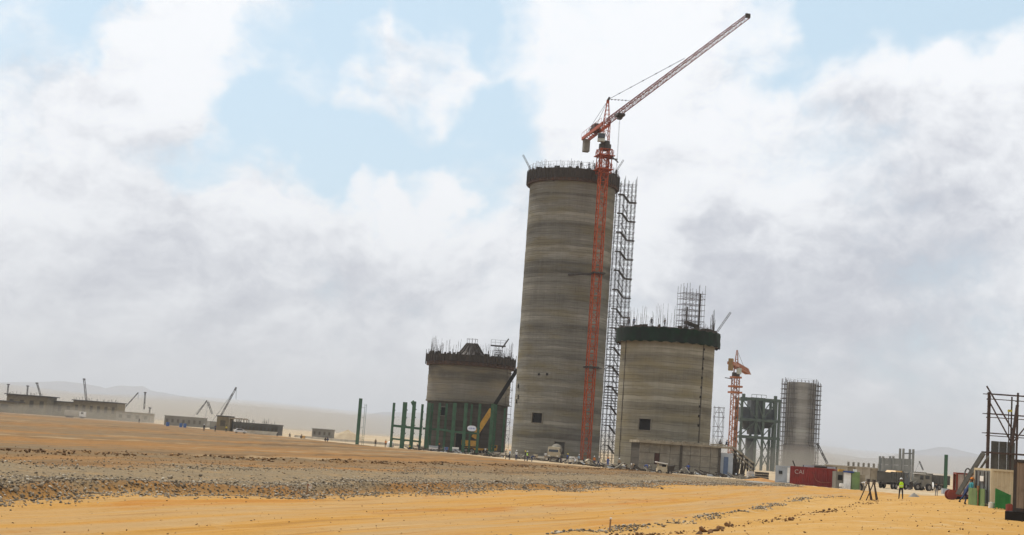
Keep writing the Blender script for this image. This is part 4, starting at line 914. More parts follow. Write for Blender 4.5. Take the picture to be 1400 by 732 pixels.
# ------------------------------------------------------------------ containers and cabins
def corrugated(b, L, H, z0, y, amp=0.04, pitch=0.28, out=-1):
    """corrugated sheet in the plane y, running along x"""
    n = max(2, int(L/pitch)); pr = []
    for i in range(n):
        x = L*i/n; p = L/n; pr += [(x, 0), (x+p*.35, 0), (x+p*.5, amp), (x+p*.85, amp)]
    pr.append((L, 0)); vs = []
    for x, d in pr: vs += [(x, y-out*d, z0), (x, y-out*d, z0+H)]
    b.add(vs, [(2*i, 2*i+2, 2*i+3, 2*i+1) for i in range(len(pr)-1)]); return b
def container(p, rz, label, L, H, mtl, frame_m=None, door_m=None, name='shipping_container', cat='container', W=2.44, doors=True):
    """origin at the near left bottom corner, long side along +x, depth along +y, door end at x = 0"""
    t = thing(name, label, cat, p, rz); fm = frame_m or mtl; dm = door_m or mtl
    b = MB(); corrugated(b, L-0.24, H-0.3, 0.15, 0.05); b.v = [(x+0.12, y, z) for x, y, z in b.v]; b.build('side_panel', mtl, t)
    b = MB(); corrugated(b, L-0.24, H-0.3, 0.15, W-0.05, out=1); b.v = [(x+0.12, y, z) for x, y, z in b.v]; b.build('side_panel', mtl, t)
    b = MB(); corrugated(b, W-0.24, H-0.3, 0.15, 0, out=1); b.v = [(L-0.05+y, x+0.12, z) for x, y, z in b.v]; b.build('end_panel', mtl, t)
    b = MB(); b.box((L/2, W/2, H-0.06), (L-0.02, W-0.02, 0.05)); b.build('roof', mtl, t)
    b = MB(); b.box((L/2, W/2, 0.12), (L-0.04, W-0.04, 0.1)); b.build('floor', M_steel, t)
    b = MB()
    for x in (0.07, L-0.07):
        for y in (0.07, W-0.07): b.box((x, y, H/2), (0.14, 0.14, H))
    for y in (0.05, W-0.05):
        for z in (0.08, H-0.07): b.box((L/2, y, z), (L-0.28, 0.1, 0.14))
    for x in (0.05, L-0.05):
        for z in (0.08, H-0.07): b.box((x, W/2, z), (0.1, W-0.28, 0.14))
    b.build('frame', fm, t)
    if doors:
        for k in (0, 1):
            b = MB(); b.box((0.03, 0.15+(W-0.3)*(k+0.5)/2, H/2), (0.06, (W-0.3)/2-0.03, H-0.34))
            d = b.build('door', dm, t)
            b = MB()
            for q in (0.28, 0.72): yy = 0.15+(W-0.3)*(k+q)/2; b.tube((-0.03, yy, 0.2), (-0.03, yy, H-0.2), 0.025, 5); b.box((-0.04, yy+0.1, H*0.42), (0.03, 0.28, 0.05))
            b.build('lock_bar', M_steel, d)
    return t
def lettering(t, text, loc, size, mtl, rot=(PI/2, 0, 0)):
    c = bpy.data.curves.new('lettering', 'FONT'); c.body = text; c.size = size; c.extrude = 0.004; c.materials.append(mtl)
    o = bpy.data.objects.new('lettering', c); COL.objects.link(o); bpy.context.view_layer.update(); me = bpy.data.meshes.new_from_object(o.evaluated_get(bpy.context.evaluated_depsgraph_get())); bpy.data.objects.remove(o); o = bpy.data.objects.new('lettering', me); COL.objects.link(o); o.parent = t; o.location = loc; o.rotation_euler = rot; return o
def aim(p, q): return math.atan2(q.y-p.y, q.x-p.x)
# red container: its long side runs from the left end (farther) to the right end (nearer)
q0, q1 = place(1079.5, 183), place(1140, 181); hr = P(1139, 643, 181).z-q1.z
LR = math.hypot(q1.x-q0.x, q1.y-q0.y)
tr_ = container(q0, aim(q0, q1), 'long dark red shipping container with white letters, end-on to the sandy road', LR, hr, M_redbox)
lettering(tr_, 'CAI', (0.55, -0.02, hr*0.62), 0.78, mat('faded_lettering', (0.45, 0.36, 0.32), (0.36, 0.25, 0.22), 3))
b = MB(); q = [(LR*.55, hr*.66), (LR*.565, hr*.45), (LR*.6, hr*.34), (LR*.68, hr*.27), (LR*.8, hr*.26), (LR*.92, hr*.3)]
for a, c in zip(q, q[1:]): b.bar((a[0], -0.012, a[1]), (c[0], -0.012, c[1]), 0.05, 0.09)
b.build('painted_mark', mat('faded_mark', (0.26, 0.1, 0.07), (0.22, 0.07, 0.05)), tr_)
t_ = thing('steel_offcuts', 'dark steel and pale sheets lying on the roof of the red container', 'steel sections', tr_.location+V((0, 0, hr)), aim(q0, q1))
rg = random.Random(3)
for k in range(9): b = MB(); x = 0.4+rg.uniform(0, LR*0.75); b.bar((x, rg.uniform(.3, 2), 0.12), (min(LR, x+rg.uniform(1.5, 3)), rg.uniform(.3, 2), 0.16), 0.2, 0.22); b.build('section', M_form if k % 3 else M_bluegrey, t_)
b = MB(); b.bar((0.5, 0.5, 0), (0.2, 0.5, 0.7), 0.14); b.build('section', M_steel, t_)
q2 = place(1059.5, 203); q3 = place(1080, 202); t_ = container(q2, aim(q2, q3), 'pale grey blue container cabin with a small window left of the red container', 2.35, 2.45, M_bluegrey, name='site_cabin', cat='cabin')
b = MB(); b.box((0.75, 0.0, 1.5), (0.5, 0.1, 0.45)); b.build('window', M_glass, t_)
b = MB(); b.box((1.95, -0.03, 1.2), (0.35, 0.1, 2.1)); b.build('door', M_white, t_)
# sheds right of it
q4 = place(1142, 178); t_ = thing('site_shed', 'patched shed of pale and green sheets under a blue tarp, right of the red container', 'shed', q4, R(-3))
b = MB(); b.box((0.45, 1.2, 1.15), (0.9, 2.4, 2.3)); b.build('wall', M_greywall, t_); b = MB(); b.box((1.45, 1.2, 1.1), (0.94, 2.3, 2.2)); b.build('wall', M_white, t_)
b = MB(); b.box((2.5, 1.2, 1.2), (1.0, 2.5, 2.4)); b.build('wall', M_olive, t_); b = MB(); b.box((3.4, 1.3, 1.0), (0.7, 2.0, 2.2)); b.build('wall', M_slab, t_)
b = MB(); b.box((0.55, -0.03, 1.55), (0.55, 0.1, 0.65)); b.build('window', M_black, t_)
b = MB(); b.box((1.6, 1.1, 2.34), (1.3, 2.5, 0.2)); b.build('tarp', M_tarp, t_); b = MB(); b.box((0.8, 0.9, 2.45), (0.7, 0.8, 0.3)); b.build('roof_crate', M_yellow, t_)
b = MB(); b.tube((2.5, 0.6, 2.4), (2.5, 0.6, 2.7), 0.25, 8); b.build('roof_tank', M_white, t_)
b = MB(); rg = random.Random(8)
for k in range(7): b.box((rg.uniform(0.1, 1.3), -0.5, rg.uniform(0.1, 0.7)), (0.35, 0.3, 0.35), rg.uniform(0, 2))
t2 = tag(b.build('rag_heap', M_white), 'pale heap of sacks lying at the foot of the patched shed', 'sacks'); t2.location = q4+V((0.1, -0.6, 0)); t2['kind'] = 'stuff'

# right-hand group
pc = place(1354, 90.0); hc = P(1355, 641, 90).z-pc.z; cang = R(7)
t_ = container(pc, cang, 'beige container store with a grey door, behind the green skip', 6.06, hc, M_beige, door_m=M_greydoor)
b = MB(); b.box((-0.07, 1.15, hc*0.72), (0.02, 0.5, 0.34)); b.build('notice', M_white, t_)
Mz = Matrix.Rotation(cang, 3, 'Z')
pg = pc+Mz @ V((-0.35, 0.1, 0)); t2 = thing('green_sheet', 'olive green sheet hoarding leaning against the grey door of the beige container', 'hoarding', (pg.x, pg.y, gz(pg.x, pg.y)), cang)
for k in range(4): b = MB(); b.box((0, 0.3+k*0.56, 0.55), (0.06, 0.54, 1.1)); b.build('sheet_panel', M_olive if k != 1 else M_sheetgreen, t2)
b = MB(); b.bar((-0.1, 0.75, 0), (-0.08, 0.75, 1.2), 0.09); b.box((-0.1, 0.75, 1.1), (0.12, 0.12, 0.35)); b.build('post', M_wood, t2)
pk_ = place(1361.5, 85.5); t2 = thing('waste_skip', 'bright green skip with a sloping top edge in front of the beige container', 'skip', pk_, R(-19))
wk = 17.5*85.5/FPX; hk = P(1361, 668, 85.5).z-pk_.z
b = MB(); b.prism([(0, 0.08), (wk, 0.02), (wk, hk*0.74), (0, hk)], 0, 0.05); b.build('front_plate', M_sheetgreen, t2)
b = MB(); b.prism([(0, 0.08), (wk, 0.02), (wk, hk*0.74), (0, hk)], 1.5, 1.55); b.build('back_plate', M_sheetgreen, t2)
b = MB(); b.box((-0.03, 0.78, hk/2), (0.05, 1.55, hk)); b.box((wk+0.03, 0.78, hk*0.37), (0.05, 1.55, hk*0.74)); b.build('side_plate', M_sheetgreen, t2)
b = MB(); 
for x in (0.15, wk-0.15): b.box((x, -0.04, hk*0.4), (0.07, 0.07, hk*0.75))
b.build('rib', M_sheetgreen, t2)
for (px, Y, sz, m_, nm, lb, ct) in ((1355.5, 87, 0.34, M_white, 'cement_sack', 'white sack dropped between the green hoarding and the green skip', 'sack'), (1380.5, 80, 0.42, M_rustred, 'red_drum', 'small red drum squeezed between the green skip and the brown container', 'drum')):
    q = place(px, Y); b = MB(); b.tube((0, 0, 0.0), (0, 0, sz), sz*0.55, 12); b.tube((0, 0, sz), (0, 0, sz*1.1), sz*0.3, 10); o = b.build(nm, m_); o.location = q; tag(o, lb, ct)
pb2 = place(1384, 67); hb = P(1384, 628, 67).z-pb2.z
t_ = container(pb2+V((0, 0, 0.42)), R(-33), 'brown grey container raised on a black base at the right edge of the site', 6.06, hb-0.42, M_brownbox, doors=False, frame_m=M_steel)
b = MB(); b.box((3, 1.2, -0.21), (6.6, 2.8, 0.42)); b.build('skid_base', M_black, t_)
b = MB(); b.box((0.75, -0.03, 1.3), (0.45, 0.06, 2.3)); b.build('door', M_form, t_)  # only a dark upright strip set on the long side
# low pale cabin with rust red end post
pl_ = place(1306.5, 116); hl = P(1306, 646, 116).z-pl_.z
t_ = container(pl_+V((0, 0, 0.25)), R(-12), 'low pale corrugated cabin with a rust red end post, left of the beige container', 3.2, hl-0.25, M_palebox, frame_m=M_rustred, name='site_cabin', cat='cabin', doors=False)
b = MB(); b.box((1.6, 1.2, -0.12), (3.1, 2.3, 0.25)); b.build('skid_base', M_black, t_)
q = place(1300, 114); t_ = thing('cable_drum', 'rust red cable drum standing on edge left of the pale cabin', 'cable drum', q)
for y in (-0.35, 0.3): b = MB(); b.tube((0, y, 0.42), (0, y+0.08, 0.42), 0.42, 18); b.build('flange', M_rustred, t_)
b = MB(); b.tube((0, -0.27, 0.42), (0, 0.3, 0.42), 0.28, 14); b.build('cable', M_rustred, t_)
q = place(1311, 110); t_ = thing('steel_truss', 'grey steel truss leaning from the ground up to the scaffold frame', 'truss', q)
e = P(1346, 620, 108)-q; e0 = P(1311, 676, 110)-q
for dy in (0, 0.5): b = MB(); b.bar(e0+V((0, dy, 0)), e+V((0, dy, 0)), 0.14, 0.2); b.build('chord', M_netgrey, t_)
for k in range(9): b = MB(); p_ = e0.lerp(e, (k+.5)/9); b.bar(p_, p_+V((0, .5, 0)), 0.1); b.build('rung', M_netgrey, t_)
b = MB(); b.bar(e0+V((0.3, -0.1, 0)), e+V((0.3, -0.1, -0.2)), 0.1, 0.14); b.build('chord', M_netgrey, t_)
q = place(1322, 113); b = MB(); zt0 = P(1320, 650, 113).z-q.z
for k in range(10):
    a, c = PI*k/10, PI*(k+1)/10; b.tube((0.25*math.cos(a), 0, zt0+0.55*math.sin(a)), (0.25*math.cos(c), 0, zt0+0.55*math.sin(c)), 0.06, 6)
b.tube((0.25, 0, zt0), (0.25, 0, 0), 0.06, 6); b.tube((-0.25, 0, zt0), (-0.25, 0, 0), 0.06, 6)
tag(b.build('pipe_hoop', M_netgrey, loc=q), 'bent grey pipe hoop rising behind the pale cabin', 'pipe')

# steel scaffold frame behind the cabins, with a mesh panel
DG = 112.0; pg0 = place(1348, DG); tg = thing('brown_scaffolding', 'open brown scaffold frame with long diagonal braces above the beige container', 'scaffold tower', pg0)
def W(px, py, Y): return P(px, py, Y)-pg0
HG = P(1349, 536, DG).z-pg0.z
ux = place(1388, DG).x-pg0.x
for (x, y, w_, h_) in ((0, 0, 0.16, HG), (0.42, 0.9, 0.1, HG-0.2), (ux-0.15, 0.9, 0.1, HG-0.2), (ux, 0, 0.13, HG+0.1), (ux*2, 0, 0.14, HG), (ux*2+0.2, 0.9, 0.12, HG)):
    b = MB(); b.bar((x, y, 0), (x, y, h_), w_); b.build('standard', M_brownscaf, tg)
for f in (0.985, 0.935, 0.80, 0.765, 0.62, 0.595, 0.44, 0.28):
    for y in ((0.0, 0.9) if f in (0.985, 0.8, 0.62, 0.44) else (0.0,)):
        b = MB(); b.bar((-0.2, y-0.12, HG*f), (ux*2+0.2, y-0.12, HG*f), 0.055 if f > 0.5 else 0.1, 0.065 if f > 0.5 else 0.13); b.build('ledger', M_brownscaf, tg)
    for x in (0, ux, 2*ux): b = MB(); b.bar((x-0.1, -0.1, HG*f), (x+0.2, 1.0, HG*f), 0.06); b.build('transom', M_brownscaf, tg)
for (a, c, w_) in ((W(1349, 528, DG-0.3), W(1392, 601, DG-0.3), 0.1), (W(1351.5, 547, DG-0.2), W(1383, 606, DG-0.2), 0.09), (W(1391, 554, DG-0.4), W(1383, 610, DG-0.4), 0.2), (W(1402, 584, DG-0.3), W(1385, 605, DG-0.3), 0.09), (W(1379, 562, DG), W(1379, 610, DG), 0.06)):
    b = MB(); b.bar(a, c, w_); b.build('brace', M_brownscaf, tg)
b = MB(); p_ = W(1381, 562, DG-0.25); b.box(tuple(p_), (0.35, 0.1, 0.18)); b.build('tag_plate', mat('yellow_tag', (0.45, 0.42, 0.06), (0.35, 0.33, 0.06)), tg)
tp = thing('mesh_panel', 'grey mesh sheeting hung inside the brown scaffold frame', 'mesh sheet', pg0+V((0, 1.2, 0)))
a, c = W(1355, 603, DG+1.2), W(1388, 604, DG+1.2)
for k in range(3):
    x0_ = a.x+(c.x-a.x)*k/3; b = MB(); b.box((x0_+(c.x-a.x)/6, 0, a.z*0.5+0.6), ((c.x-a.x)/3-0.04, 0.06, a.z-1.2)); b.build('sheet_panel', M_netgrey, tp)

# ------------------------------------------------------------------ vehicles
def wheel(t, x, y, r, w_=0.3):
    b = MB(); b.lathe([(r*0.55, -w_/2), (r*0.9, -w_/2), (r, -w_/3), (r, w_/3), (r*0.9, w_/2), (r*0.55, w_/2)], 20); o = b.build('wheel', M_tyre, t); o.location = (x, y, r); o.rotation_euler = (PI/2, 0, 0)
    b = MB(); b.lathe([(0.01, -w_*0.4), (r*0.56, -w_*0.4), (r*0.56, w_*0.4), (0.01, w_*0.4)], 16); b.build('rim', M_rim, o); return o
def truck(p, rz, label, bodym, cabm, L=7.5, W_=2.45, name='dump_truck', tipper=True, group=None):
    t = thing(name, label, 'truck', p, rz, group); r = 0.52        # cab at +x
    b = MB(); b.box((0, 0, 0.85), (L, 0.9, 0.3)); b.build('chassis', M_steel, t)
    b = MB(); b.prism([(L/2-1.9, 0.75), (L/2, 0.75), (L/2, 1.75), (L/2-0.25, 2.75), (L/2-1.9, 2.8)], -W_/2+0.05, W_/2-0.05); cb = b.build('cab', cabm, t)
    b = MB(); b.add([(L/2+0.012, -0.95, 1.8), (L/2+0.012, 0.95, 1.8), (L/2-0.235, 0.95, 2.62), (L/2-0.235, -0.95, 2.62)], [(0, 1, 2, 3)]); b.build('windscreen', M_glass, cb)
    for sy in (-1, 1): b = MB(); b.box((L/2-0.95, sy*(W_/2-0.04), 2.2), (0.9, 0.03, 0.65)); b.build('side_window', M_glass, cb)
    for sy in (-0.85, 0.85): b = MB(); b.box((L/2+0.02, sy, 1.05), (0.06, 0.32, 0.2)); b.build('headlight', M_white, t)
    b = MB(); b.box((L/2+0.05, 0, 0.68), (0.15, W_-0.1, 0.25)); b.build('bumper', M_steel, t)
    if tipper:
        b = MB(); x0_, x1_ = -L/2, L/2-2.1; b.box(((x0_+x1_)/2, 0, 1.1), (x1_-x0_, W_, 0.12))
        for sy in (-1, 1): b.box(((x0_+x1_)/2, sy*(W_/2-0.05), 1.95), (x1_-x0_, 0.1, 1.6))
        b.box((x0_+0.05, 0, 1.9), (0.1, W_-0.22, 1.5)); b.box((x1_-0.05, 0, 2.05), (0.1, W_-0.22, 1.8)); b.build('tipper_body', bodym, t)
        for k in range(6):
            for sy in (-1, 1): b = MB(); b.box((x0_+0.3+k*(x1_-x0_-0.6)/5, sy*(W_/2+0.04), 1.95), (0.12, 0.1, 1.55)); b.build('rib', bodym, t)
    else:
        b = MB(); b.v = []; b.lathe([(0.3, 0), (0.75, 0.3), (1.15, 1.4), (1.15, 2.4), (0.7, 3.7), (0.45, 3.9)], 20); dr = b.build('mixer_drum', bodym, t, smooth=True); dr.location = (L/2-2.2, 0, 1.75); dr.rotation_euler = (0, -R(76), 0)
        b = MB(); b.box((-L/2+0.6, 0, 1.9), (0.9, 1.3, 1.5)); b.build('chute', cabm, t)
    for x in (L/2-1.1, -L/2+1.1, -L/2+2.3):
        for sy in (-1, 1): wheel(t, x, sy*(W_/2-0.2), r)
    return t
q = place(759, 280); truck(q, R(-100), 'cream mixer truck parked nose out by the doorway of the tallest silo', M_greywall, M_cream, 7.0, 2.4, 'mixer_truck', False)
q = place(1221, 228); t_ = truck(q, R(50), 'dark tipper truck seen from its rear quarter behind the worker in the yellow vest', M_darkwall, M_tank, 7.2, 2.4)
b = MB(); b.box((0.4, 0, 2.72), (3.6, 2.0, 0.5), 0, None, 0.75); b.build('load', M_yellow, t_, label='orange yellow sand heaped in the tipper')
q = place(1275, 262); truck(q, R(200), 'hazy dark truck farthest right along the track', M_darkwall, M_greywall, 6.0, 2.3)
# wheel loader
def loader(p, rz, label, bodym, sc=1.0, name='wheel_loader'):
    t = thing(name, label, 'loader', p, rz); t.scale = (sc, sc, sc)
    b = MB(); b.prism([(-2.2, 0.7), (0.1, 0.7), (0.1, 1.5), (-0.3, 1.7), (-2.2, 1.55)], -0.8, 0.8); b.build('engine_cover', bodym, t)
    b = MB(); b.prism([(-0.6, 1.5), (0.7, 1.2), (0.7, 2.0), (0.45, 2.75), (-0.6, 2.75)], -0.65, 0.65); cb = b.build('cab', bodym, t)
    b = MB(); b.box((0.0, -0.66, 2.2), (0.7, 0.03, 0.7)); b.box((0.0, 0.66, 2.2), (0.7, 0.03, 0.7)); b.build('side_window', M_glass, cb)
    b = MB(); b.box((0.0, 0, 2.82), (1.5, 1.5, 0.1)); b.build('roof', M_white, cb)
    b = MB(); b.box((1.0, 0, 0.8), (1.3, 0.9, 0.5)); b.build('front_frame', bodym, t)
    for sy in (-0.5, 0.5): b = MB(); b.bar((0.9, sy, 1.5), (2.5, sy, 0.7), 0.16, 0.28); b.build('lift_arm', bodym, t)
    b = MB(); b.prism([(2.3, 0.15), (3.2, 0.12), (2.5, 0.4), (2.4, 1.1), (2.75, 1.35), (2.3, 1.3)], -1.15, 1.15); b.build('bucket', M_steel, t)
    for x in (-1.3, 1.2):
        for sy in (-0.95, 0.95): wheel(t, x, sy, 0.62, 0.4)
    return t
q = place(1256, 236); loader(q, R(205), 'hazy grey brown wheel loader between the dark tipper and the far truck', M_greywall, 1.0)
# small site dumper by the annex
q = place(907, 210); t_ = thing('site_dumper', 'small cream site dumper with a white canopy parked before the low building', 'dumper', q, R(6))
b = MB(); b.box((-0.3, 0, 0.62), (1.5, 1.1, 0.5)); b.build('body', M_cream, t_)
b = MB()
for x in (-0.9, 0.35):
    for sy in (-0.5, 0.5): b.bar((x, sy, 0.85), (x, sy, 1.6), 0.09)
b.box((-0.28, 0, 1.05), (1.2, 1.0, 0.3)); b.build('cab_frame', M_cream, t_)
b = MB(); b.box((-0.45, -0.1, 1.68), (1.7, 1.3, 0.12), 0, Matrix.Rotation(R(6), 3, 'Y')); b.build('canopy', M_white, t_)
b = MB(); b.box((-0.1, -0.56, 1.3), (0.6, 0.05, 0.35)); b.build('opening', M_black, t_)
b = MB(); b.prism([(0.6, 0.5), (1.35, 0.55), (1.6, 1.5), (0.9, 1.35), (0.6, 1.3)], -0.6, 0.6); b.build('bucket', M_form, t_)
for x in (-0.75, 0.85):
    for sy in (-0.6, 0.6): wheel(t_, x, sy, 0.33, 0.24)
# yellow telescopic crane in front of the coned silo
DY = 322.3; q = place(650, DY); t_ = thing('mobile_crane', 'yellow telescopic crane with a long dark boom raised in front of the coned silo', 'mobile crane', q)
b = MB(); b.box((0.9, 0, 1.0), (7.0, 2.3, 0.45)); b.build('carrier', M_yellow, t_)
b = MB(); b.box((4.2, 0, 1.6), (1.4, 2.4, 1.2)); cb = b.build('cab', M_yellow, t_); b = MB(); b.box((4.2, -1.22, 1.8), (1.0, 0.04, 0.6)); b.build('side_window', M_glass, cb)
for x in (-2.2, -0.9, 2.2, 3.8):
    for sy in (-1.05, 1.05): wheel(t_, x, sy, 0.6, 0.4)
b = MB(); b.box((-1.3, 0, 2.2), (3.2, 2.2, 1.3), 0, None, 0.85); b.build('superstructure', M_yellow, t_)
b = MB(); b.box((-2.9, 0, 2.3), (0.9, 2.4, 1.2)); b.build('counterweight', M_yellow, t_)
bp0 = P(647.5, 599, DY)-q; bp1 = P(672.5, 560, DY)-q; bp2 = P(707.5, 505, DY)-q; bp3 = P(714, 499.5, DY)-q
b = MB(); b.bar(bp0, bp1, 0.95, 1.15); b.build('boom_base', M_yellow, t_); b = MB(); b.bar(bp1-(bp1-bp0).normalized()*0.5, bp2, 0.65, 0.85); b.build('boom_extension', M_black, t_)
b = MB(); b.bar(bp2, bp3, 0.7, 0.9); b.build('boom_head', M_yellow, t_); b = MB(); b.tube(bp3, bp3+V((0, 0, -4)), 0.03, 4); b.build('hoist_rope', M_steel, t_)
b = MB(); b.tube((0.4, 0, 1.9), bp0.lerp(bp1, 0.62), 0.2, 8); b.build('lift_ram', M_steel, t_)
q = P(645, 586, 313.5); t_ = thing('oval_sign', 'pale oval sign with blue marks fixed to the green frame before the coned silo', 'sign', q)
b = MB(); w_, h_ = 1.0, 0.62
pl = [(w_*math.copysign(abs(math.cos(a))**0.7, math.cos(a)), h_*math.copysign(abs(math.sin(a))**0.8, math.sin(a))) for a in [2*PI*k/24 for k in range(24)]]
b.prism(pl, -0.04, 0.04); b.build('face', M_signface, t_)
for k in range(6): b = MB(); x = -0.62+k*0.25; b.box((x, -0.055, 0), (0.09 if k % 2 else 0.15, 0.02, 0.34 if k % 3 else 0.2)); b.build('mark', M_signblue, t_)
def car(p, rz, label, m_, sc=1.0, name='parked_car'):
    t = thing(name, label, 'car', p, rz); t.scale = (sc,)*3
    b = MB(); b.prism([(-2.1, 0.35), (2.1, 0.35), (2.15, 0.75), (1.3, 0.95), (0.6, 1.45), (-1.1, 1.5), (-2.0, 0.95), (-2.15, 0.7)], -0.82, 0.82); bd = b.build('body', m_, t)
    b = MB()
    for sy in (-0.83, 0.83): b.prism([(-1.6, 0.98), (1.0, 0.98), (0.5, 1.38), (-1.0, 1.42)], sy-0.01, sy+0.01)
    b.build('side_window', M_glass, bd)
    for x in (-1.3, 1.3):
        for sy in (-0.72, 0.72): wheel(t, x, sy, 0.33, 0.2)
    return t
q = place(1268, 250); car(q, R(80), 'bright white car facing the camera down the dusty track', M_white, 1.0)
q = place(328.5, 372); car(q, R(15), 'small white car parked before the grey block store on the plain', M_white, 0.8)

# ------------------------------------------------------------------ small site things
def drum(px, Y, label, m_, name='oil_drum', r=0.3, h=0.9, cat='drum', group=None, n=1):
    q = place(px, Y); t = thing(name, label, cat, q, 0, group)
    b = MB(); b.lathe([(0.01, 0), (r, 0), (r, h*.3), (r*1.05, h*.33), (r, h*.36), (r, h*.64), (r*1.05, h*.67), (r, h*.7), (r, h), (r*.92, h), (r*.92, h-0.04), (0.01, h-0.04)], 18); b.build('shell', m_, t)
    b = MB(); b.tube((r*.5, 0, h-0.04), (r*.5, 0, h+0.02), 0.06, 8); b.build('bung', M_steel, t); return t
drum(229, 455, 'blue drum standing left of the pair of blue drums before the far grey wall', M_bluebarrel, r=0.55, h=1.3); drum(247, 450, 'left drum of the close pair of blue drums before the far grey wall', M_bluebarrel, r=0.5, h=1.3); drum(252.5, 447, 'right drum of the close pair of blue drums before the far grey wall', M_bluebarrel, r=0.5, h=1.3)
drum(732, 274, 'pale drum with a dark mouth standing right of the bending worker', M_cream, r=0.42, h=1.1); drum(825, 258, 'pale yellow drum beside the worker in blue overalls', M_cream, r=0.35, h=1.2)
q = place(533.5, 330); t_ = thing('water_tank', 'white domed water tank at the feet of the four column frame', 'tank', q); b = MB(); b.lathe([(0.01, 1.5), (0.35, 1.45), (0.75, 1.1), (0.85, 0.6), (0.85, 0), (0.01, 0)], 20); b.build('shell', M_white, t_); b = MB(); b.tube((0, 0, 1.48), (0, 0, 1.62), 0.22, 10); b.build('lid', M_steel, t_)
for (px, Y, s_, lb) in ((806, 256, 0.55, 'round tan pipe end lying before the scaffold stair tower'), (855, 243, 0.4, 'short pale pipe end lying near the foot of the netted silo')):
    q = place(px, Y); b = MB(); b.lathe([(s_, 0), (s_, 1.6), (s_*.72, 1.6), (s_*.72, 0)], 20, close=True); o = b.build('concrete_pipe', M_cream); o.location = q+V((0, 0, s_)); o.rotation_euler = (-PI/2, 0, R(10)); tag(o, lb, 'pipe')
rg = random.Random(77); k_ = 0
for (px0, px1, Y, lb) in ((586, 599, 312, 'stack of pale blocks left of the blue crate before the coned silo'), (618, 627, 311, 'stack of pale sheets beside the doorway of the coned silo'), (778, 792, 277, 'low stack of pale boards at the foot of the tower crane'), (1021, 1030, 224, 'white sacks piled left of the purple heap below the hopper tower'), (1032, 1050, 226, 'dark heap of pipes and mixed scrap below the hopper tower')):
    q = place(px0, Y); L_ = (px1-px0)*Y/FPX; t_ = thing('material_stack', lb, 'stack', q, R(4)); dark = 'scrap' in lb
    for j in range(3):
        for i in range(max(2, int(L_/0.75))):
            n_ = max(2, int(L_/0.75)); b = MB(); b.box((L_*(i+.5)/n_, rg.uniform(-.1, .1), 0.2+j*0.4), (L_/n_-0.05, 0.9, 0.36), rg.uniform(-.08, .08)); b.build('block', rg.choice([M_steel, M_tarp, M_rustred, M_form, M_palebox]) if dark else rg.choice([M_bluegrey, M_palebox, M_white]), t_)
for (px, Y, w_, h_, m_, lb) in ((610, 311, 0.9, 1.1, M_bluebarrel, 'blue crate right of the pale blocks before the coned silo'), (414, 362, 1.1, 1.0, M_yellow, 'orange crate on the plain beside a crouching worker')):
    q = place(px, Y); t_ = thing('crate', lb, 'crate', q, R(10))
    for z in range(3): b = MB(); b.box((0, 0, h_*(z+.5)/3), (w_, w_, h_/3-0.05)); b.build('slat', m_, t_)
    b = MB()
    for sx in (-1, 1): b.box((sx*w_*.44, -w_/2-0.03, h_/2), (0.12, 0.05, h_))
    b.build('batten', M_wood, t_)
def mound(name, px0, px1, Y, h, m_, label, kind=None):
    q0_, q1_ = place(px0, Y), place(px1, Y); c = (q0_+q1_)/2; rx = (q1_.x-q0_.x)/2; n, m2 = 26, 9; vs = []; fs = []; rg = random.Random(int(px0))
    for j in range(m2):
        f = j/(m2-1)
        for i in range(n):
            a = 2*PI*i/n; r = rx*(1-f)*(1+0.12*math.sin(a*3+px0)); vs.append((r*math.cos(a), r*0.8*math.sin(a), h*f**0.9*(1+0.1*math.sin(a*5)*(1-f))-0.1+rg.uniform(-.03, .03)*h))
    for j in range(m2-1):
        for i in range(n): fs.append((j*n+i, j*n+(i+1) % n, (j+1)*n+(i+1) % n, (j+1)*n+i))
    b = MB(); b.add(vs, fs); o = b.build(name, m_, smooth=True); o.location = c; tag(o, label, 'mound'); return o
mound('spoil_heap', 450, 500, 520, 3.6, M_spoil, 'long pale spoil heap on the plain left of the silos')
mound('gravel_heap', 1240, 1259, 150, 0.55, M_gpile, 'small grey gravel heap right of the worker in the yellow vest')
mound('earth_heap', 1008, 1072, 205, 0.6, mat('orange_earth', (0.4, 0.2, 0.06), (0.3, 0.15, 0.05), 0.6, 0.95), 'low orange earth heap left of the red container')
mound('gravel_heap', 1000, 1070, 172, 0.22, M_gpile, 'long grey gravel heap before the red container')

# loose litter of timber, pipe and rubble along the feet of the works
def debris(name, n, m_, seed, lo, hi):
    rg = random.Random(seed); b = MB()
    line = [(574, 325), (640, 312), (700, 287), (765, 272), (830, 254), (880, 236), (960, 231), (1010, 226), (1060, 214)]
    for k in range(n):
        i = rg.randrange(len(line)-1); f = rg.random(); px = line[i][0]+(line[i+1][0]-line[i][0])*f; Y = line[i][1]+(line[i+1][1]-line[i][1])*f-rg.uniform(0.5, 12)
        x = (px-700)/FPX*Y; z = gz(x, Y); q = rg.uniform(lo, hi); a = rg.uniform(0, PI)
        if rg.random() < 0.5: b.box((x, Y, z+q*0.3), (q*rg.uniform(1, 2), q, q*0.7), a)
        else:
            l_ = q*rg.uniform(2, 5); b.bar((x, Y, z+q*0.15), (x+l_*math.cos(a), Y+l_*math.sin(a)*0.6, z+q*rg.uniform(0.15, 1.6)), q*0.25)
    b.build(name, m_, kind='stuff')
debris('timber_litter', 190, M_form, 1, 0.2, 0.7); debris('rubble', 170, M_panel, 2, 0.2, 0.8); debris('rubble', 50, M_bluegrey, 3, 0.2, 0.6); debris('steel_litter', 110, M_steel, 4, 0.2, 0.6)
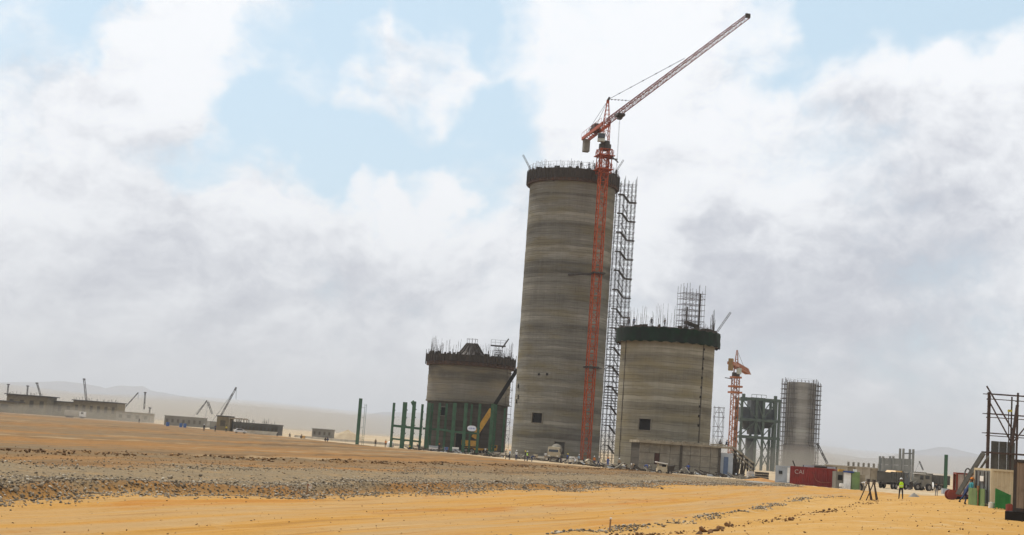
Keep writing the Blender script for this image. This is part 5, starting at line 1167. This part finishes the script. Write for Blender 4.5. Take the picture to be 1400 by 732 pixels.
# survey tripods
def tripod(px, Y, label, h=1.35, spread=0.6):
    q = place(px, Y); t = thing('survey_tripod', label, 'tripod', q, 0.3, 'survey tripods')
    for k in range(3):
        a = 2*PI*k/3+0.6; b = MB(); b.bar((0.06*math.cos(a), 0.06*math.sin(a), h), (spread*math.cos(a), spread*math.sin(a), gz(q.x+spread*math.cos(a), q.y+spread*math.sin(a))-q.z), 0.075); b.build('leg', M_form if k else M_rustband, t)
    b = MB(); b.tube((0, 0, h-0.03), (0, 0, h+0.06), 0.13, 10); b.build('head', M_steel, t); b = MB(); b.box((0, 0, h+0.2), (0.18, 0.2, 0.26)); b.tube((0, -0.16, h+0.22), (0, 0.12, h+0.22), 0.05, 8); b.build('instrument', M_steel, t)
tripod(1186, 111, 'left of two dark survey tripods at the road edge'); tripod(1194, 110, 'right of two dark survey tripods at the road edge', 1.3, 0.55)

# posts, walls and buildings further off
q = place(1292, 215); t_ = thing('steel_column', 'lone green steel column rising behind the pale cabin far right', 'steel column', q); i_column(t_, 0, 0, P(1294.5, 622, 215).z-q.z, 0.42, False); b = MB(); b.box((0, 0, 0.4), (0.9, 0.9, 0.8)); b.build('footing', M_bluegrey, t_)
q = place(1128, 322); q1_ = place(1232, 314); L_ = math.hypot(q1_.x-q.x, q1_.y-q.y); t_ = thing('concrete_wall', 'long pale concrete wall with column stubs along its top behind the sheds', 'wall', q, aim(q, q1_)); hw = P(1180, 640, 315).z-q.z
n_ = 10
for k in range(n_): b = MB(); b.box((L_*(k+.5)/n_, 0, hw/2), (L_/n_-0.06, 0.35, hw)); b.build('wall_panel', M_pale if k % 3 else M_slab, t_)
b = MB(); b.box((L_/2, 0, hw+0.12), (L_+0.4, 0.8, 0.24)); b.build('coping', M_pale, t_)
for k in range(9): b = MB(); b.box((L_*0.3+k*1.15, 0.3, hw+0.7), (0.4, 0.5, 0.9)); b.build('column_stub', M_greywall, t_)
M_hall = mat('hall_panel_grey', (0.24, 0.245, 0.23), (0.18, 0.185, 0.175), 0.4, 0.9, c3=(0.14, 0.14, 0.13), s3=1.2, a3=0.5)
DP = 290.0; q = place(1206, DP); t_ = thing('panel_building', 'grey panel walls hung between tall steel posts, unfinished hall behind the tipper truck', 'building', q)
bx = [place(px, DP).x-q.x for px in (1206, 1220, 1233.5, 1247)]; bh = [P(1206, 624, DP).z-q.z, P(1220, 624, DP).z-q.z, P(1235, 613.5, DP).z-q.z, P(1249, 614.5, DP).z-q.z]
for x, h in zip(bx, bh): 
    for y in (0, 2.4): b = MB(); b.box((x, y, h/2), (0.4, 0.4, h)); b.build('post', M_hall, t_)
for k in range(3):
    zt_ = P(1213+k*14, 626.5+k*0.5, DP).z-q.z; xa, xb = bx[k]+0.3, bx[k+1]-0.3
    for j in range(4):
        for yy in (0.1, 2.5): b = MB(); b.box(((xa+xb)/2, yy, zt_*(j+.5)/4), (xb-xa, 0.15, zt_/4-0.05)); b.build('wall_panel', M_hall, t_)
b = MB(); b.bar((bx[2], 0, bh[2]-1.0), (bx[3], 0, bh[3]-0.9), 0.2); b.build('beam', M_netgrey, t_)

def block_building(px0, px1, Y, pyt, label, wallm, roofm, depth=10, nwin=3, over=0.5, rz=0.0, rag=False, name='unfinished_building', colm=None):
    a, c = place(px0, Y), place(px1, Y); L_ = c.x-a.x; h = P((px0+px1)/2, pyt, Y).z-a.z; t = thing(name, label, 'building', a, rz)
    n_ = nwin; cw_ = L_/n_
    for k in range(n_):
        b = MB(); z0_, z1_ = h*0.35, h*0.75; x0_ = cw_*k; ww = cw_*0.42
        b.box((x0_+cw_/2, 0.15, z0_/2), (cw_-0.02, 0.3, z0_)); b.box((x0_+cw_/2, 0.15, (z1_+h)/2), (cw_-0.02, 0.3, h-z1_)); b.box((x0_+(cw_-ww)/4, 0.15, (z0_+z1_)/2), ((cw_-ww)/2-0.02, 0.3, z1_-z0_)); b.box((x0_+cw_-(cw_-ww)/4, 0.15, (z0_+z1_)/2), ((cw_-ww)/2-0.02, 0.3, z1_-z0_)); b.build('wall', wallm, t)
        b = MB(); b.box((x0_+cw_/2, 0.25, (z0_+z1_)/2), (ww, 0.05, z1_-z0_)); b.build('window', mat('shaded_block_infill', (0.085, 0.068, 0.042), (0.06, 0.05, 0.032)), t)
    b = MB(); b.box((0.15, depth/2+0.3, h/2), (0.28, depth-0.4, h)); b.build('side_wall', wallm, t); b = MB(); b.box((L_-0.15, depth/2+0.3, h/2), (0.28, depth-0.4, h)); b.build('side_wall', wallm, t)
    b = MB(); b.box((L_/2, depth-0.05, h/2), (L_-0.7, 0.25, h)); b.build('back_wall', wallm, t)
    b = MB(); b.box((L_/2, depth/2, h+0.2), (L_+2*over, depth+2*over, 0.38)); b.build('roof', roofm, t)
    if rag:
        b = MB(); rg = random.Random(int(px0))
        for k in range(int(L_/0.8)): x = rg.uniform(0, L_); b.tube((x, 0.2, h+0.35), (x+rg.uniform(-.2, .2), 0.2, h+rg.uniform(0.7, 1.9)), 0.06, 4)
        b.build('starter_bars', M_rebar, t, kind='stuff')
    return t
block_building(7, 62, 640, 541, 'earth coloured building with an overhanging dark roof, farthest left on the plain', M_earthwall, M_darkwall, 14, 4, 1.0, 0, True)
block_building(-60, 18, 600, 547, 'low brown building cut by the left edge of the picture', M_earthwall, M_darkwall, 12, 3, 0.3)
block_building(62, 98, 650, 549.5, 'plain earth coloured block between the two roofed buildings far left', M_earthwall, M_darkwall, 12, 3, 0.2)
block_building(98, 158, 640, 549.5, 'long earth coloured building with a ragged dark roof edge, dust before it', M_earthwall, M_darkwall, 14, 6, 0.6, 0, True)
block_building(158, 204, 620, 565, 'low pale building without a roof edge, right end of the far left row', M_slab, M_slab, 8, 4, 0.05, 0)
block_building(224, 276, 520, 571, 'low grey block wall building behind the blue drums', M_greywall, M_greywall, 8, 7, 0.1, 0, False)
t_ = block_building(295, 312, 470, 570, 'tall yellowish end block of the open frame store on the plain', M_earthwall, M_darkwall, 8, 1, 0.2, 0)
q = place(311, 470); t_ = thing('open_frame_store', 'open roof frame on posts beside the yellowish block on the plain', 'frame', q); w_ = place(333, 470).x-q.x; h_ = P(322, 572.5, 470).z-q.z
b = MB(); b.box((w_/2, 3, h_), (w_, 6.2, 0.4)); b.build('roof', M_slab, t_)
for x in (0.3, w_*.5, w_-0.3):
    for y in (0.2, 5.8): b = MB(); b.bar((x, y, 0), (x, y, h_-0.2), 0.3); b.build('post', M_slab, t_)
b = MB(); b.box((w_*.35, 5, h_*.4), (w_*.6, 0.3, h_*.75)); b.build('back_wall', M_darkwall, t_)
block_building(318, 379, 440, 580.5, 'long dark grey block store with a pale foot, right of the open frame', M_darkwall, M_darkwall, 10, 12, 0.15, 0, True)
q = place(318, 436); L_ = place(379, 436).x-q.x; t_ = thing('low_wall', 'pale low wall at the foot of the dark grey block store', 'wall', q)
for k in range(12): b = MB(); b.box((L_*(k+.5)/12, 0, 0.5), (L_/12-0.05, 0.4, 1.0)); b.build('wall_block', M_pale, t_)
block_building(426, 453, 500, 588, 'small grey block building left of the pale spoil heap', M_greywall, M_greywall, 8, 4, 0.15)
q = place(85, 560); t_ = thing('site_lorry', 'pale lorry raising dust before the far left buildings', 'truck', q, R(-4))
b = MB(); b.box((4, 0, 1.9), (5.6, 2.4, 2.2)); b.build('body', M_pale, t_); b = MB(); b.box((8.2, 0, 1.7), (1.9, 2.3, 2.0)); cb = b.build('cab', M_white, t_); b = MB(); b.box((8.4, -1.17, 2.1), (1.0, 0.04, 0.7)); b.build('side_window', M_glass, cb)
for x in (2.2, 3.6, 8.0): wheel(t_, x, -1.0, 0.55); wheel(t_, x, 1.0, 0.55)

# far masts and booms
def far_boom(px0, py0, px1, py1, Y, label, name='crawler_crane', cat='crane', w_=0.4, body=True):
    q = place(px0, Y); a = P(px0, py0, Y)-q; c = P(px1, py1, Y)-q; t = thing(name, label, cat, q, 0)
    d = c-a; L = d.length; n = max(3, int(L/1.8)); b = MB(); lattice(b, n, L/n, w_, 0.12, 0.07); o = b.build('boom' if body else 'mast', M_steel, t); o.rotation_mode = 'QUATERNION'; o.rotation_quaternion = d.to_track_quat('Z', 'Y'); o.location = a
    if body:
        b = MB(); b.box((-1.5, 0, 2.0), (5.0, 3, 2.0)); b.build('housing', M_greywall, t)
        for sy in (-1.5, 1.5): b = MB(); b.box((-0.8, sy, 0.5), (6, 0.8, 1.0)); b.build('track', M_darkwall, t)
        b = MB(); b.tube(c, c+V((0.3, 0, -L*0.35)), 0.06, 4); b.tube(c, (-3.5, 0, 3), 0.05, 4); b.build('rope', M_steel, t)
    else:
        b = MB(); b.box(tuple(c), (1.1, 1.1, 0.5)); b.build('lamp_head', M_steel, t)
    return t
far_boom(302, 569, 323, 530, 520, 'crawler crane with the tallest raised boom left of the silos', w_=0.45)
far_boom(269, 567, 283, 548, 640, 'fainter crane with a low boom just left of the tallest raised boom'); far_boom(290, 566, 284.5, 550, 640, 'thin boom leaning back against the fainter crane boom', w_=0.6)
far_boom(172, 556, 189, 537, 740, 'crane with a slanting boom behind the low pale building')
far_boom(1131, 634, 1117.5, 607, 380, 'crane boom leaning left beside the foot of the scaffolded far silo', w_=0.4)
far_boom(1262, 643, 1257, 631, 620, 'tiny hazy crane boom beyond the unfinished panel hall')
far_boom(10, 541, 11.5, 526, 700, 'lighting mast at the left end of the overhanging roof', 'lighting_mast', 'mast', 0.5, False); far_boom(37, 541, 38, 528, 700, 'lighting mast above the middle of the overhanging roof', 'lighting_mast', 'mast', 0.5, False)
far_boom(55.5, 541, 50.5, 524, 700, 'leaning mast at the right end of the overhanging roof', 'lighting_mast', 'mast', 0.6, False); far_boom(118, 548, 115, 518.5, 700, 'tallest mast, behind the ragged roofed building far left', 'lighting_mast', 'mast', 0.75, False)
far_boom(197, 560, 198.5, 537, 700, 'thin mast behind the low pale building far left', 'lighting_mast', 'mast', 0.5, False); far_boom(203, 577, 205, 558, 640, 'short pole at the right end of the low pale building', 'lighting_mast', 'mast', 0.4, False)

# ------------------------------------------------------------------ people
SK, SH, TR, BT = 0, 1, 2, 3
POSES = {
 'stand': dict(pel=(0, 0, .95), chest=(0, -.01, 1.28), neck=(0, 0, 1.5), head=(0, -.02, 1.64), l=[(-.19, 0, 1.42), (-.25, .02, 1.15), (-.24, -.06, .9)], r=[(.19, 0, 1.42), (.25, .03, 1.15), (.25, -.04, .9)], ll=[(-.09, 0, .9), (-.11, -.02, .5), (-.12, .02, .08)], rl=[(.09, 0, .9), (.11, -.03, .5), (.12, .02, .08)]),
 'akimbo': dict(pel=(0, 0, .95), chest=(0, 0, 1.28), neck=(0, 0, 1.5), head=(.01, -.03, 1.64), l=[(-.19, 0, 1.42), (-.36, .06, 1.2), (-.2, -.08, 1.06)], r=[(.19, 0, 1.42), (.3, -.06, 1.18), (.16, -.24, 1.12)], ll=[(-.09, 0, .9), (-.13, -.02, .5), (-.15, .02, .08)], rl=[(.09, 0, .9), (.13, -.03, .5), (.16, .02, .08)]),
 'walk': dict(pel=(0, 0, .93), chest=(0, -.06, 1.26), neck=(0, -.08, 1.47), head=(0, -.12, 1.61), l=[(-.19, -.06, 1.4), (-.24, -.2, 1.17), (-.22, -.36, 1.02)], r=[(.19, -.06, 1.4), (.24, .14, 1.17), (.23, .12, .92)], ll=[(-.09, 0, .89), (-.1, .06, .5), (-.1, .34, .14)], rl=[(.09, 0, .89), (.1, -.22, .52), (.1, -.28, .08)]),
 'lean': dict(pel=(0, .05, .9), chest=(0, -.2, 1.16), neck=(0, -.33, 1.33), head=(0, -.42, 1.44), l=[(-.19, -.28, 1.27), (-.25, -.42, 1.05), (-.2, -.62, 1.05)], r=[(.19, -.28, 1.27), (.25, -.36, 1.02), (.2, -.56, .98)], ll=[(-.09, .05, .86), (-.1, .32, .56), (-.1, .66, .2)], rl=[(.09, .05, .86), (.1, -.12, .5), (.1, .02, .08)]),
 'bend': dict(pel=(0, .14, .86), chest=(0, -.2, 1.0), neck=(0, -.42, 1.02), head=(0, -.56, .98), l=[(-.19, -.34, .98), (-.22, -.38, .7), (-.16, -.46, .47)], r=[(.19, -.34, .98), (.22, -.4, .7), (.14, -.5, .48)], ll=[(-.1, .12, .82), (-.13, -.06, .46), (-.14, .06, .08)], rl=[(.1, .12, .82), (.13, -.08, .46), (.15, .04, .08)]),
 'crouch': dict(pel=(0, .1, .32), chest=(0, -.06, .62), neck=(0, -.14, .82), head=(0, -.2, .95), l=[(-.19, -.12, .76), (-.25, -.26, .54), (-.14, -.46, .5)], r=[(.19, -.12, .76), (.25, -.26, .54), (.12, -.46, .48)], ll=[(-.11, .06, .32), (-.2, -.36, .5), (-.17, -.1, .09)], rl=[(.11, .06, .32), (.2, -.36, .48), (.18, -.1, .09)]),
}
def body_mesh(pose):
    d = POSES[pose]; vs = []; es = []; rs = []; zn = []
    def v(p, r, z, par=None):
        vs.append(V(p)); rs.append(r); zn.append(z); i = len(vs)-1
        if par is not None: es.append((par, i))
        return i
    pel = v(d['pel'], (.15, .11), TR); mid = v(V(d['pel']).lerp(V(d['chest']), .5), (.14, .1), SH, pel); ch = v(d['chest'], (.165, .11), SH, mid)
    nb = v(V(d['chest']).lerp(V(d['neck']), .65), (.12, .085), SH, ch); nk = v(d['neck'], (.055, .055), SK, nb)
    up_ = (V(d['head'])-V(d['neck'])).normalized(); hd = V(d['head']); fw = V((0, -1, 0)); fw = (fw-up_*fw.dot(up_)).normalized()
    j = v(hd-up_*.05, (.068, .078), SK, nk); h1 = v(hd+up_*.03, (.078, .095), SK, j); v(hd+up_*.1, (.055, .07), SK, h1)
    v(hd+fw*.115-up_*.0, (.014, .014), SK, h1); sdv = up_.cross(fw)
    for s in (-1, 1): v(hd+sdv*s*.095, (.016, .02), SK, h1)
    for key, sg in (('l', -1), ('r', 1)):
        s0, e0, w0 = map(V, d[key]); a = v(s0, (.062, .062), SH, nb); m1 = v(s0.lerp(e0, .5), (.052, .052), SH, a); e = v(e0, (.043, .043), SH, m1); w1 = v(w0, (.028, .032), SK, e)
        dr = (w0-e0).normalized(); sd = dr.cross(V((0, 1, 0.2))).normalized(); pm_ = v(w0+dr*.06, (.034, .022), SK, w1)
        for k, ln in enumerate((.075, .085, .08, .06)):
            o = sd*(.024*(k-1.5)); f1 = v(w0+dr*.105+o, (.009, .009), SK, pm_); f2 = v(w0+dr*(.105+ln*.5)+o+fw*.012, (.0085, .0085), SK, f1); v(w0+dr*(.105+ln*.85)+o+fw*.035, (.0075, .0075), SK, f2)
        t1 = v(w0+dr*.05-sd*.045*-sg, (.011, .011), SK, pm_); v(w0+dr*.09-sd*.06*-sg+fw*.02, (.009, .009), SK, t1)
    for key in ('ll', 'rl'):
        h0, k0, a0_ = map(V, d[key]); a = v(h0, (.095, .095), TR, pel); m1 = v(h0.lerp(k0, .5), (.082, .085), TR, a); k = v(k0, (.06, .065), TR, m1); m2 = v(k0.lerp(a0_, .4), (.056, .06), TR, k); an = v(a0_, (.045, .05), BT, m2); 
        hl_ = v(a0_+V((0, .04, -.035)), (.04, .038), BT, an); v(a0_+V((0, -.15, -.04)), (.042, .03), BT, an)
    me = bpy.data.meshes.new('skeleton'); me.from_pydata(vs, es, []); o = bpy.data.objects.new('skeleton', me); COL.objects.link(o)
    md = o.modifiers.new('s', 'SKIN'); md.use_smooth_shade = True
    for i, q in enumerate(me.skin_vertices[0].data): q.radius = rs[i]; q.use_root = (i == 0)
    o.modifiers.new('d', 'SUBSURF').levels = 1
    dg = bpy.context.evaluated_depsgraph_get(); me2 = bpy.data.meshes.new_from_object(o.evaluated_get(dg)); bpy.data.objects.remove(o); me2.name = 'person_body'
    mn = min(q.co.z for q in me2.vertices)
    for q in me2.vertices: q.co.z -= mn
    for _ in range(4): me2.materials.append(None)
    sg = [(vs[a], vs[b2], zn[a], zn[b2]) for a, b2 in es]
    for p in me2.polygons:
        c = p.center+V((0, 0, mn)); best = 9; zz = SH
        for a, b2, za, zb in sg:
            ab = b2-a; t = max(0, min(1, (c-a).dot(ab)/max(1e-9, ab.dot(ab)))); dd = (c-(a+ab*t)).length
            if dd < best: best = dd; zz = zb if t > .5 else za
        p.material_index = zz
    return me2, hd-V((0, 0, mn)), up_, fw, V(d['chest'])-V((0, 0, mn)), V(d['pel'])-V((0, 0, mn)), V(d['neck'])-V((0, 0, mn))
BODY = {}
CL = dict(dark=(0.03, 0.03, 0.035), navy=(0.03, 0.045, 0.11), blue=(0.05, 0.1, 0.32), lblue=(0.3, 0.4, 0.5), white=(0.6, 0.6, 0.58), grey=(0.2, 0.2, 0.2), tan=(0.33, 0.24, 0.15), teal=(0.06, 0.3, 0.34), yellow=(0.62, 0.5, 0.05), orange=(0.6, 0.2, 0.04), red=(0.42, 0.06, 0.04), brown=(0.12, 0.08, 0.05), vest=(0.5, 0.85, 0.03))
def cloth(c): return mat('cloth_'+c, CL[c], tuple(x*.75 for x in CL[c]), 8, 0.9)
M_skin = mat('skin_brown', (0.16, 0.085, 0.05), (0.13, 0.07, 0.042), 8, 0.6)
def person(p, rz, pose, label, shirt, trousers, helmet=None, vest=None, boots='dark', near=False, sc=1.0):
    if pose not in BODY: BODY[pose] = body_mesh(pose)
    me, hd, up_, fw, chs, pl_, nk_ = BODY[pose]
    t = thing('person', label, 'person', p, rz); t.scale = (sc,)*3
    o = link('body', me, t)
    for i, m_ in enumerate((M_skin, cloth(shirt), cloth(trousers), cloth(boots))): o.material_slots[i].link = 'OBJECT'; o.material_slots[i].material = m_
    qr = up_.to_track_quat('Z', 'Y')
    if helmet:
        key = ('helmet', helmet); b = MB(); b.lathe([(0.15, 0.0), (0.118, 0.015), (0.115, 0.06), (0.09, 0.115), (0.045, 0.14), (0.001, 0.145)], 16); b.box((0, -0.14, 0.008), (0.16, 0.08, 0.015)); h = b.build('helmet', cloth(helmet), t, smooth=True); h.location = hd+up_*.045; h.rotation_mode = 'QUATERNION'; h.rotation_quaternion = qr
    else:
        b = MB(); b.lathe([(0.088, 0.0), (0.098, 0.04), (0.08, 0.1), (0.04, 0.125), (0.001, 0.13)], 14); h = b.build('hair', M_black, t, smooth=True); h.location = hd+up_*.04-fw*.012; h.rotation_mode = 'QUATERNION'; h.rotation_quaternion = qr
    if vest:
        b = MB(); ax_ = (nk_-pl_).normalized(); prof = [(.175, .05, .13), (.185, .25, .14), (.19, .4, .14), (.16, .52, .115), (.11, .56, .09)]; n = 20; vs = []; L_ = (nk_-pl_).length
        for (rx_, z, ry_) in prof:
            for i in range(n): a = 2*PI*i/n; vs.append((rx_*math.cos(a), ry_*math.sin(a), z*L_/.58))
        b.add(vs, [(j*n+i, j*n+(i+1) % n, (j+1)*n+(i+1) % n, (j+1)*n+i) for j in range(len(prof)-1) for i in range(n)]); h = b.build('vest', cloth(vest), t, smooth=True); h.location = pl_; h.rotation_mode = 'QUATERNION'; h.rotation_quaternion = ax_.to_track_quat('Z', 'Y')
        b = MB(); b.lathe([(.192, 0), (.192, .05)], 20); b.v = [(x, y*.76, z) for x, y, z in b.v]; s_ = b.build('reflective_band', M_white, h); s_.location = (0, 0, .17)
    if near:
        for s in (-1, 1):
            b = MB(); b.lathe([(0.001, -.012), (.01, -.006), (.012, 0), (.01, .006), (.001, .012)], 8); e = b.build('eye', M_black, t); e.location = hd+fw*.095+up_.cross(fw)*s*.033+up_*.03
        b = MB(); b.box((0, 0, 0), (.045, .012, .01)); e = b.build('mouth', M_rustred, t); e.location = hd+fw*.082-up_*.055
    return t
def man(px, py, *a, **k): return person(G(px, py), *a, **k)
def manY(px, Y, *a, **k): return person(place(px, Y), *a, **k)
man(1231.5, 682.5, R(170), 'akimbo', 'worker in a yellow green vest and white helmet standing on the sand, back to us', 'dark', 'dark', 'white', 'vest', near=True, sc=1.1)
q = place(1320.5, 118); person(place(1320.5, 93.5), R(112), 'lean', 'man in dark blue clothes striding forward bent, by the green hoarding', 'navy', 'navy', None, near=True)
person(place(1327.5, 92.3), R(100), 'stand', 'man in a teal shirt and orange helmet working at the container door', 'teal', 'dark', 'orange', near=True)
man(1280, 678.5, R(150), 'stand', 'lone dark figure standing between the worker in the vest and the pale cabin', 'dark', 'grey')
man(1178, 671, R(60), 'bend', 'surveyor in a white shirt bending beside the left tripod', 'white', 'dark')
FAR = [(691, 252, 90, 'stand', 'worker in dark clothes and orange helmet, leftmost of the group before the tallest silo', 'dark', 'dark', 'orange', None),
 (696.5, 250, -60, 'akimbo', 'worker in a pale blue shirt beside the leftmost worker of the group', 'lblue', 'dark', 'orange', None),
 (705.5, 246, 20, 'stand', 'worker in a white shirt and dark trousers standing apart in the group', 'white', 'navy', 'white', None),
 (717.3, 245, 80, 'stand', 'worker in dark clothes next to the one in the green vest', 'dark', 'dark', 'yellow', None),
 (720.6, 243, -70, 'stand', 'worker in a bright green vest in the group before the tallest silo', 'dark', 'navy', 'white', 'vest'),
 (727, 242, 100, 'bend', 'worker in navy bending low at the right end of the group', 'navy', 'navy', None, None),
 (745.5, 272, 0, 'stand', 'distant worker in white between the bending worker and the mixer truck', 'white', 'tan', None, None),
 (765, 262, 40, 'crouch', 'worker crouching at the front of the mixer truck', 'navy', 'grey', None, None),
 (791, 262, 30, 'stand', 'worker in pale blue standing by the foot of the tower crane', 'lblue', 'grey', 'white', None),
 (785, 264, -30, 'bend', 'worker in white bending over the boards by the tower crane', 'white', 'tan', None, None),
 (817.5, 243, 60, 'walk', 'worker in grey walking before the scaffold stair tower', 'grey', 'navy', 'white', None),
 (830.8, 240, 10, 'stand', 'worker in bright blue overalls left of the netted silo', 'blue', 'blue', 'orange', None),
 (852, 232, 70, 'crouch', 'worker in white crouching at the foot of the netted silo', 'white', 'dark', None, None),
 (866.6, 228, -50, 'bend', 'worker bending over left of the blue clad worker by the low building', 'tan', 'dark', 'white', None),
 (881.5, 226, 80, 'bend', 'worker in blue bending before the low building', 'blue', 'navy', 'white', None),
 (940.5, 230, 30, 'akimbo', 'worker in blue standing against the front wall of the low building', 'blue', 'navy', None, None),
 (571.8, 270, -40, 'lean', 'dark clad worker leaning forward left of the coned silo', 'dark', 'dark', None, None),
 (558.5, 280, 50, 'crouch', 'worker with a yellow helmet crouching left of the leaning worker', 'dark', 'dark', 'yellow', None),
 (513, 318, 20, 'stand', 'worker in brown standing between the lone column and the four column frame', 'brown', 'dark', None, None),
 (526.8, 316, -20, 'stand', 'worker in orange beside the white domed tank', 'orange', 'brown', None, None),
 (444, 322, 70, 'crouch', 'left one of two dark workers crouching together on the plain', 'dark', 'dark', None, None),
 (448.5, 320, -70, 'crouch', 'right one of two dark workers crouching together, in navy', 'navy', 'navy', None, None),
 (411, 345, 60, 'crouch', 'worker crouching beside the orange crate', 'dark', 'dark', None, None),
 (395.5, 350, 30, 'crouch', 'worker crouching alone between the block store and the orange crate', 'dark', 'grey', None, None),
 (378.5, 358, 60, 'crouch', 'worker crouching at the right end of the dark block store', 'dark', 'dark', None, None),
 (278.5, 350, 10, 'stand', 'worker in black with a white helmet standing tallest on the left plain', 'dark', 'dark', 'white', None),
 (294, 372, 60, 'akimbo', 'worker in navy standing before the yellowish end block', 'navy', 'dark', None, None),
 (309, 380, -30, 'stand', 'worker with a yellow top in front of the open frame store', 'yellow', 'dark', None, None),
 (190, 520, 0, 'stand', 'tiny dark figure standing before the low pale building', 'dark', 'dark', None, None),
 (775, 268, 40, 'walk', 'worker in blue walking right of the mixer truck', 'blue', 'navy', 'yellow', None),
 (798, 259, 70, 'bend', 'worker in grey bending between the crane foot and the pipe end', 'grey', 'dark', None, None),
 (812, 250, -20, 'stand', 'worker in orange standing by the foot of the scaffold stair tower', 'orange', 'navy', 'white', None),
 (846, 236, 20, 'stand', 'worker in tan standing right of the one in blue overalls', 'tan', 'dark', 'white', None),
 (600, 306, -20, 'stand', 'worker in dark clothes beside the pale blocks before the coned silo', 'dark', 'dark', 'orange', None),
 (663, 300, 30, 'walk', 'worker in white walking below the yellow telescopic crane', 'white', 'dark', None, None),
 (1171, 205, 30, 'stand', 'worker in white standing right of the patched shed', 'white', 'dark', None, None)]
for (px, Y, a, po, lb, sh, tr2, hm, vs_) in FAR: manY(px, Y, R(a), po, lb, sh, tr2, hm, vs_)
def on_top(px, cx, cy, Rr, z, a, lb, sh, po='stand'):
    x = P(px, 230 if cy == DA else 445, cy-Rr*0.8).x; xx = max(-Rr+.4, min(Rr-.4, x-cx)); person((x, cy-math.sqrt(max(0.1, Rr*Rr-xx*xx))*0.93, z), R(a), po, lb, sh, 'dark', 'white' if sh == 'blue' else None)
on_top(794, ax, DA, RA, zA+topA+0.0, 20, 'worker on top of the tallest silo, left of three there', 'dark'); on_top(805, ax, DA, RA, zA+topA, -40, 'worker on top of the tallest silo, middle of three there', 'navy', 'akimbo'); on_top(812, ax, DA, RA, zA+topA, 60, 'worker on top of the tallest silo, right of three there beside the crane mast', 'brown')
on_top(862, axB, DB, RB, zB+topB-0.05, 30, 'worker on the netted silo, leftmost on its deck', 'dark'); on_top(868, axB, DB, RB, zB+topB-0.05, -30, 'worker on the netted silo, second from the left on its deck', 'navy'); on_top(890.5, axB, DB, RB, zB+topB-0.05, 10, 'worker on the netted silo, midway along its front rim', 'dark'); on_top(908, axB, DB, RB, zB+topB-0.05, -60, 'worker on the netted silo, nearest the scaffold tower', 'brown', 'akimbo')
for px, lb, sh in ((984, 'left of two workers sitting low on the roof of the low building', 'dark'), (993, 'right of two workers sitting low on the roof of the low building', 'navy')):
    q = P(px, 605, DX+3); person((q.x, DX+3, zX+HX+0.4), R(30), 'crouch', lb, sh, 'dark')

# ------------------------------------------------------------------ dust and haze
def dust(px, Y, rx, ry, rz, dens):
    q = place(px, Y); bm = bmesh.new(); bmesh.ops.create_icosphere(bm, subdivisions=4, radius=1.0)
    for v in bm.verts: v.co = V((v.co.x*rx*(1+.12*math.sin(v.co.z*5+px)), v.co.y*ry, v.co.z*rz*(1+.15*math.sin(v.co.x*7+px))))
    me = bpy.data.meshes.new('dust_cloud'); bm.to_mesh(me); bm.free(); m = bpy.data.materials.new('dust_%d' % px); m.use_nodes = True; t = m.node_tree; t.nodes.clear()
    o_ = t.nodes.new('ShaderNodeOutputMaterial'); pv = t.nodes.new('ShaderNodeVolumePrincipled'); pv.inputs['Color'].default_value = (0.80, 0.71, 0.58, 1); pv.inputs['Density'].default_value = dens; pv.inputs['Anisotropy'].default_value = 0.2; t.links.new(pv.outputs[0], o_.inputs['Volume'])
    me.materials.append(m); o = link('dust_cloud', me, kind='stuff'); o.location = (q.x, q.y, 0.5); return o
dust(1098, 540, 24, 14, 12, 0.005); dust(1075, 510, 40, 20, 8, 0.008); dust(1040, 405, 26, 14, 7, 0.007)
dust(50, 560, 70, 28, 4, 0.0042); dust(150, 540, 45, 22, 4, 0.0042); dust(250, 480, 45, 18, 6, 0.0025)
dust(430, 1500, 520, 260, 24, 0.0019); dust(60, 1800, 520, 300, 30, 0.0018); dust(330, 640, 60, 50, 7, 0.0025); dust(1230, 900, 240, 160, 15, 0.002); dust(800, 284, 10, 3.5, 5, 0.014); dust(700, 330, 60, 12, 5, 0.004)
hz = MB(); hz.box((0, 0, 324.0), (46000, 46000, 651.2)); 
hm = bpy.data.materials.new('haze'); hm.use_nodes = True; t = hm.node_tree; t.nodes.clear(); o_ = t.nodes.new('ShaderNodeOutputMaterial'); pv = t.nodes.new('ShaderNodeVolumePrincipled')
pv.inputs['Color'].default_value = (0.88, 0.90, 0.94, 1); pv.inputs['Density'].default_value = HAZE_DENSITY; pv.inputs['Anisotropy'].default_value = 0.2; t.links.new(pv.outputs[0], o_.inputs['Volume'])
hz.build('haze', hm, kind='stuff')
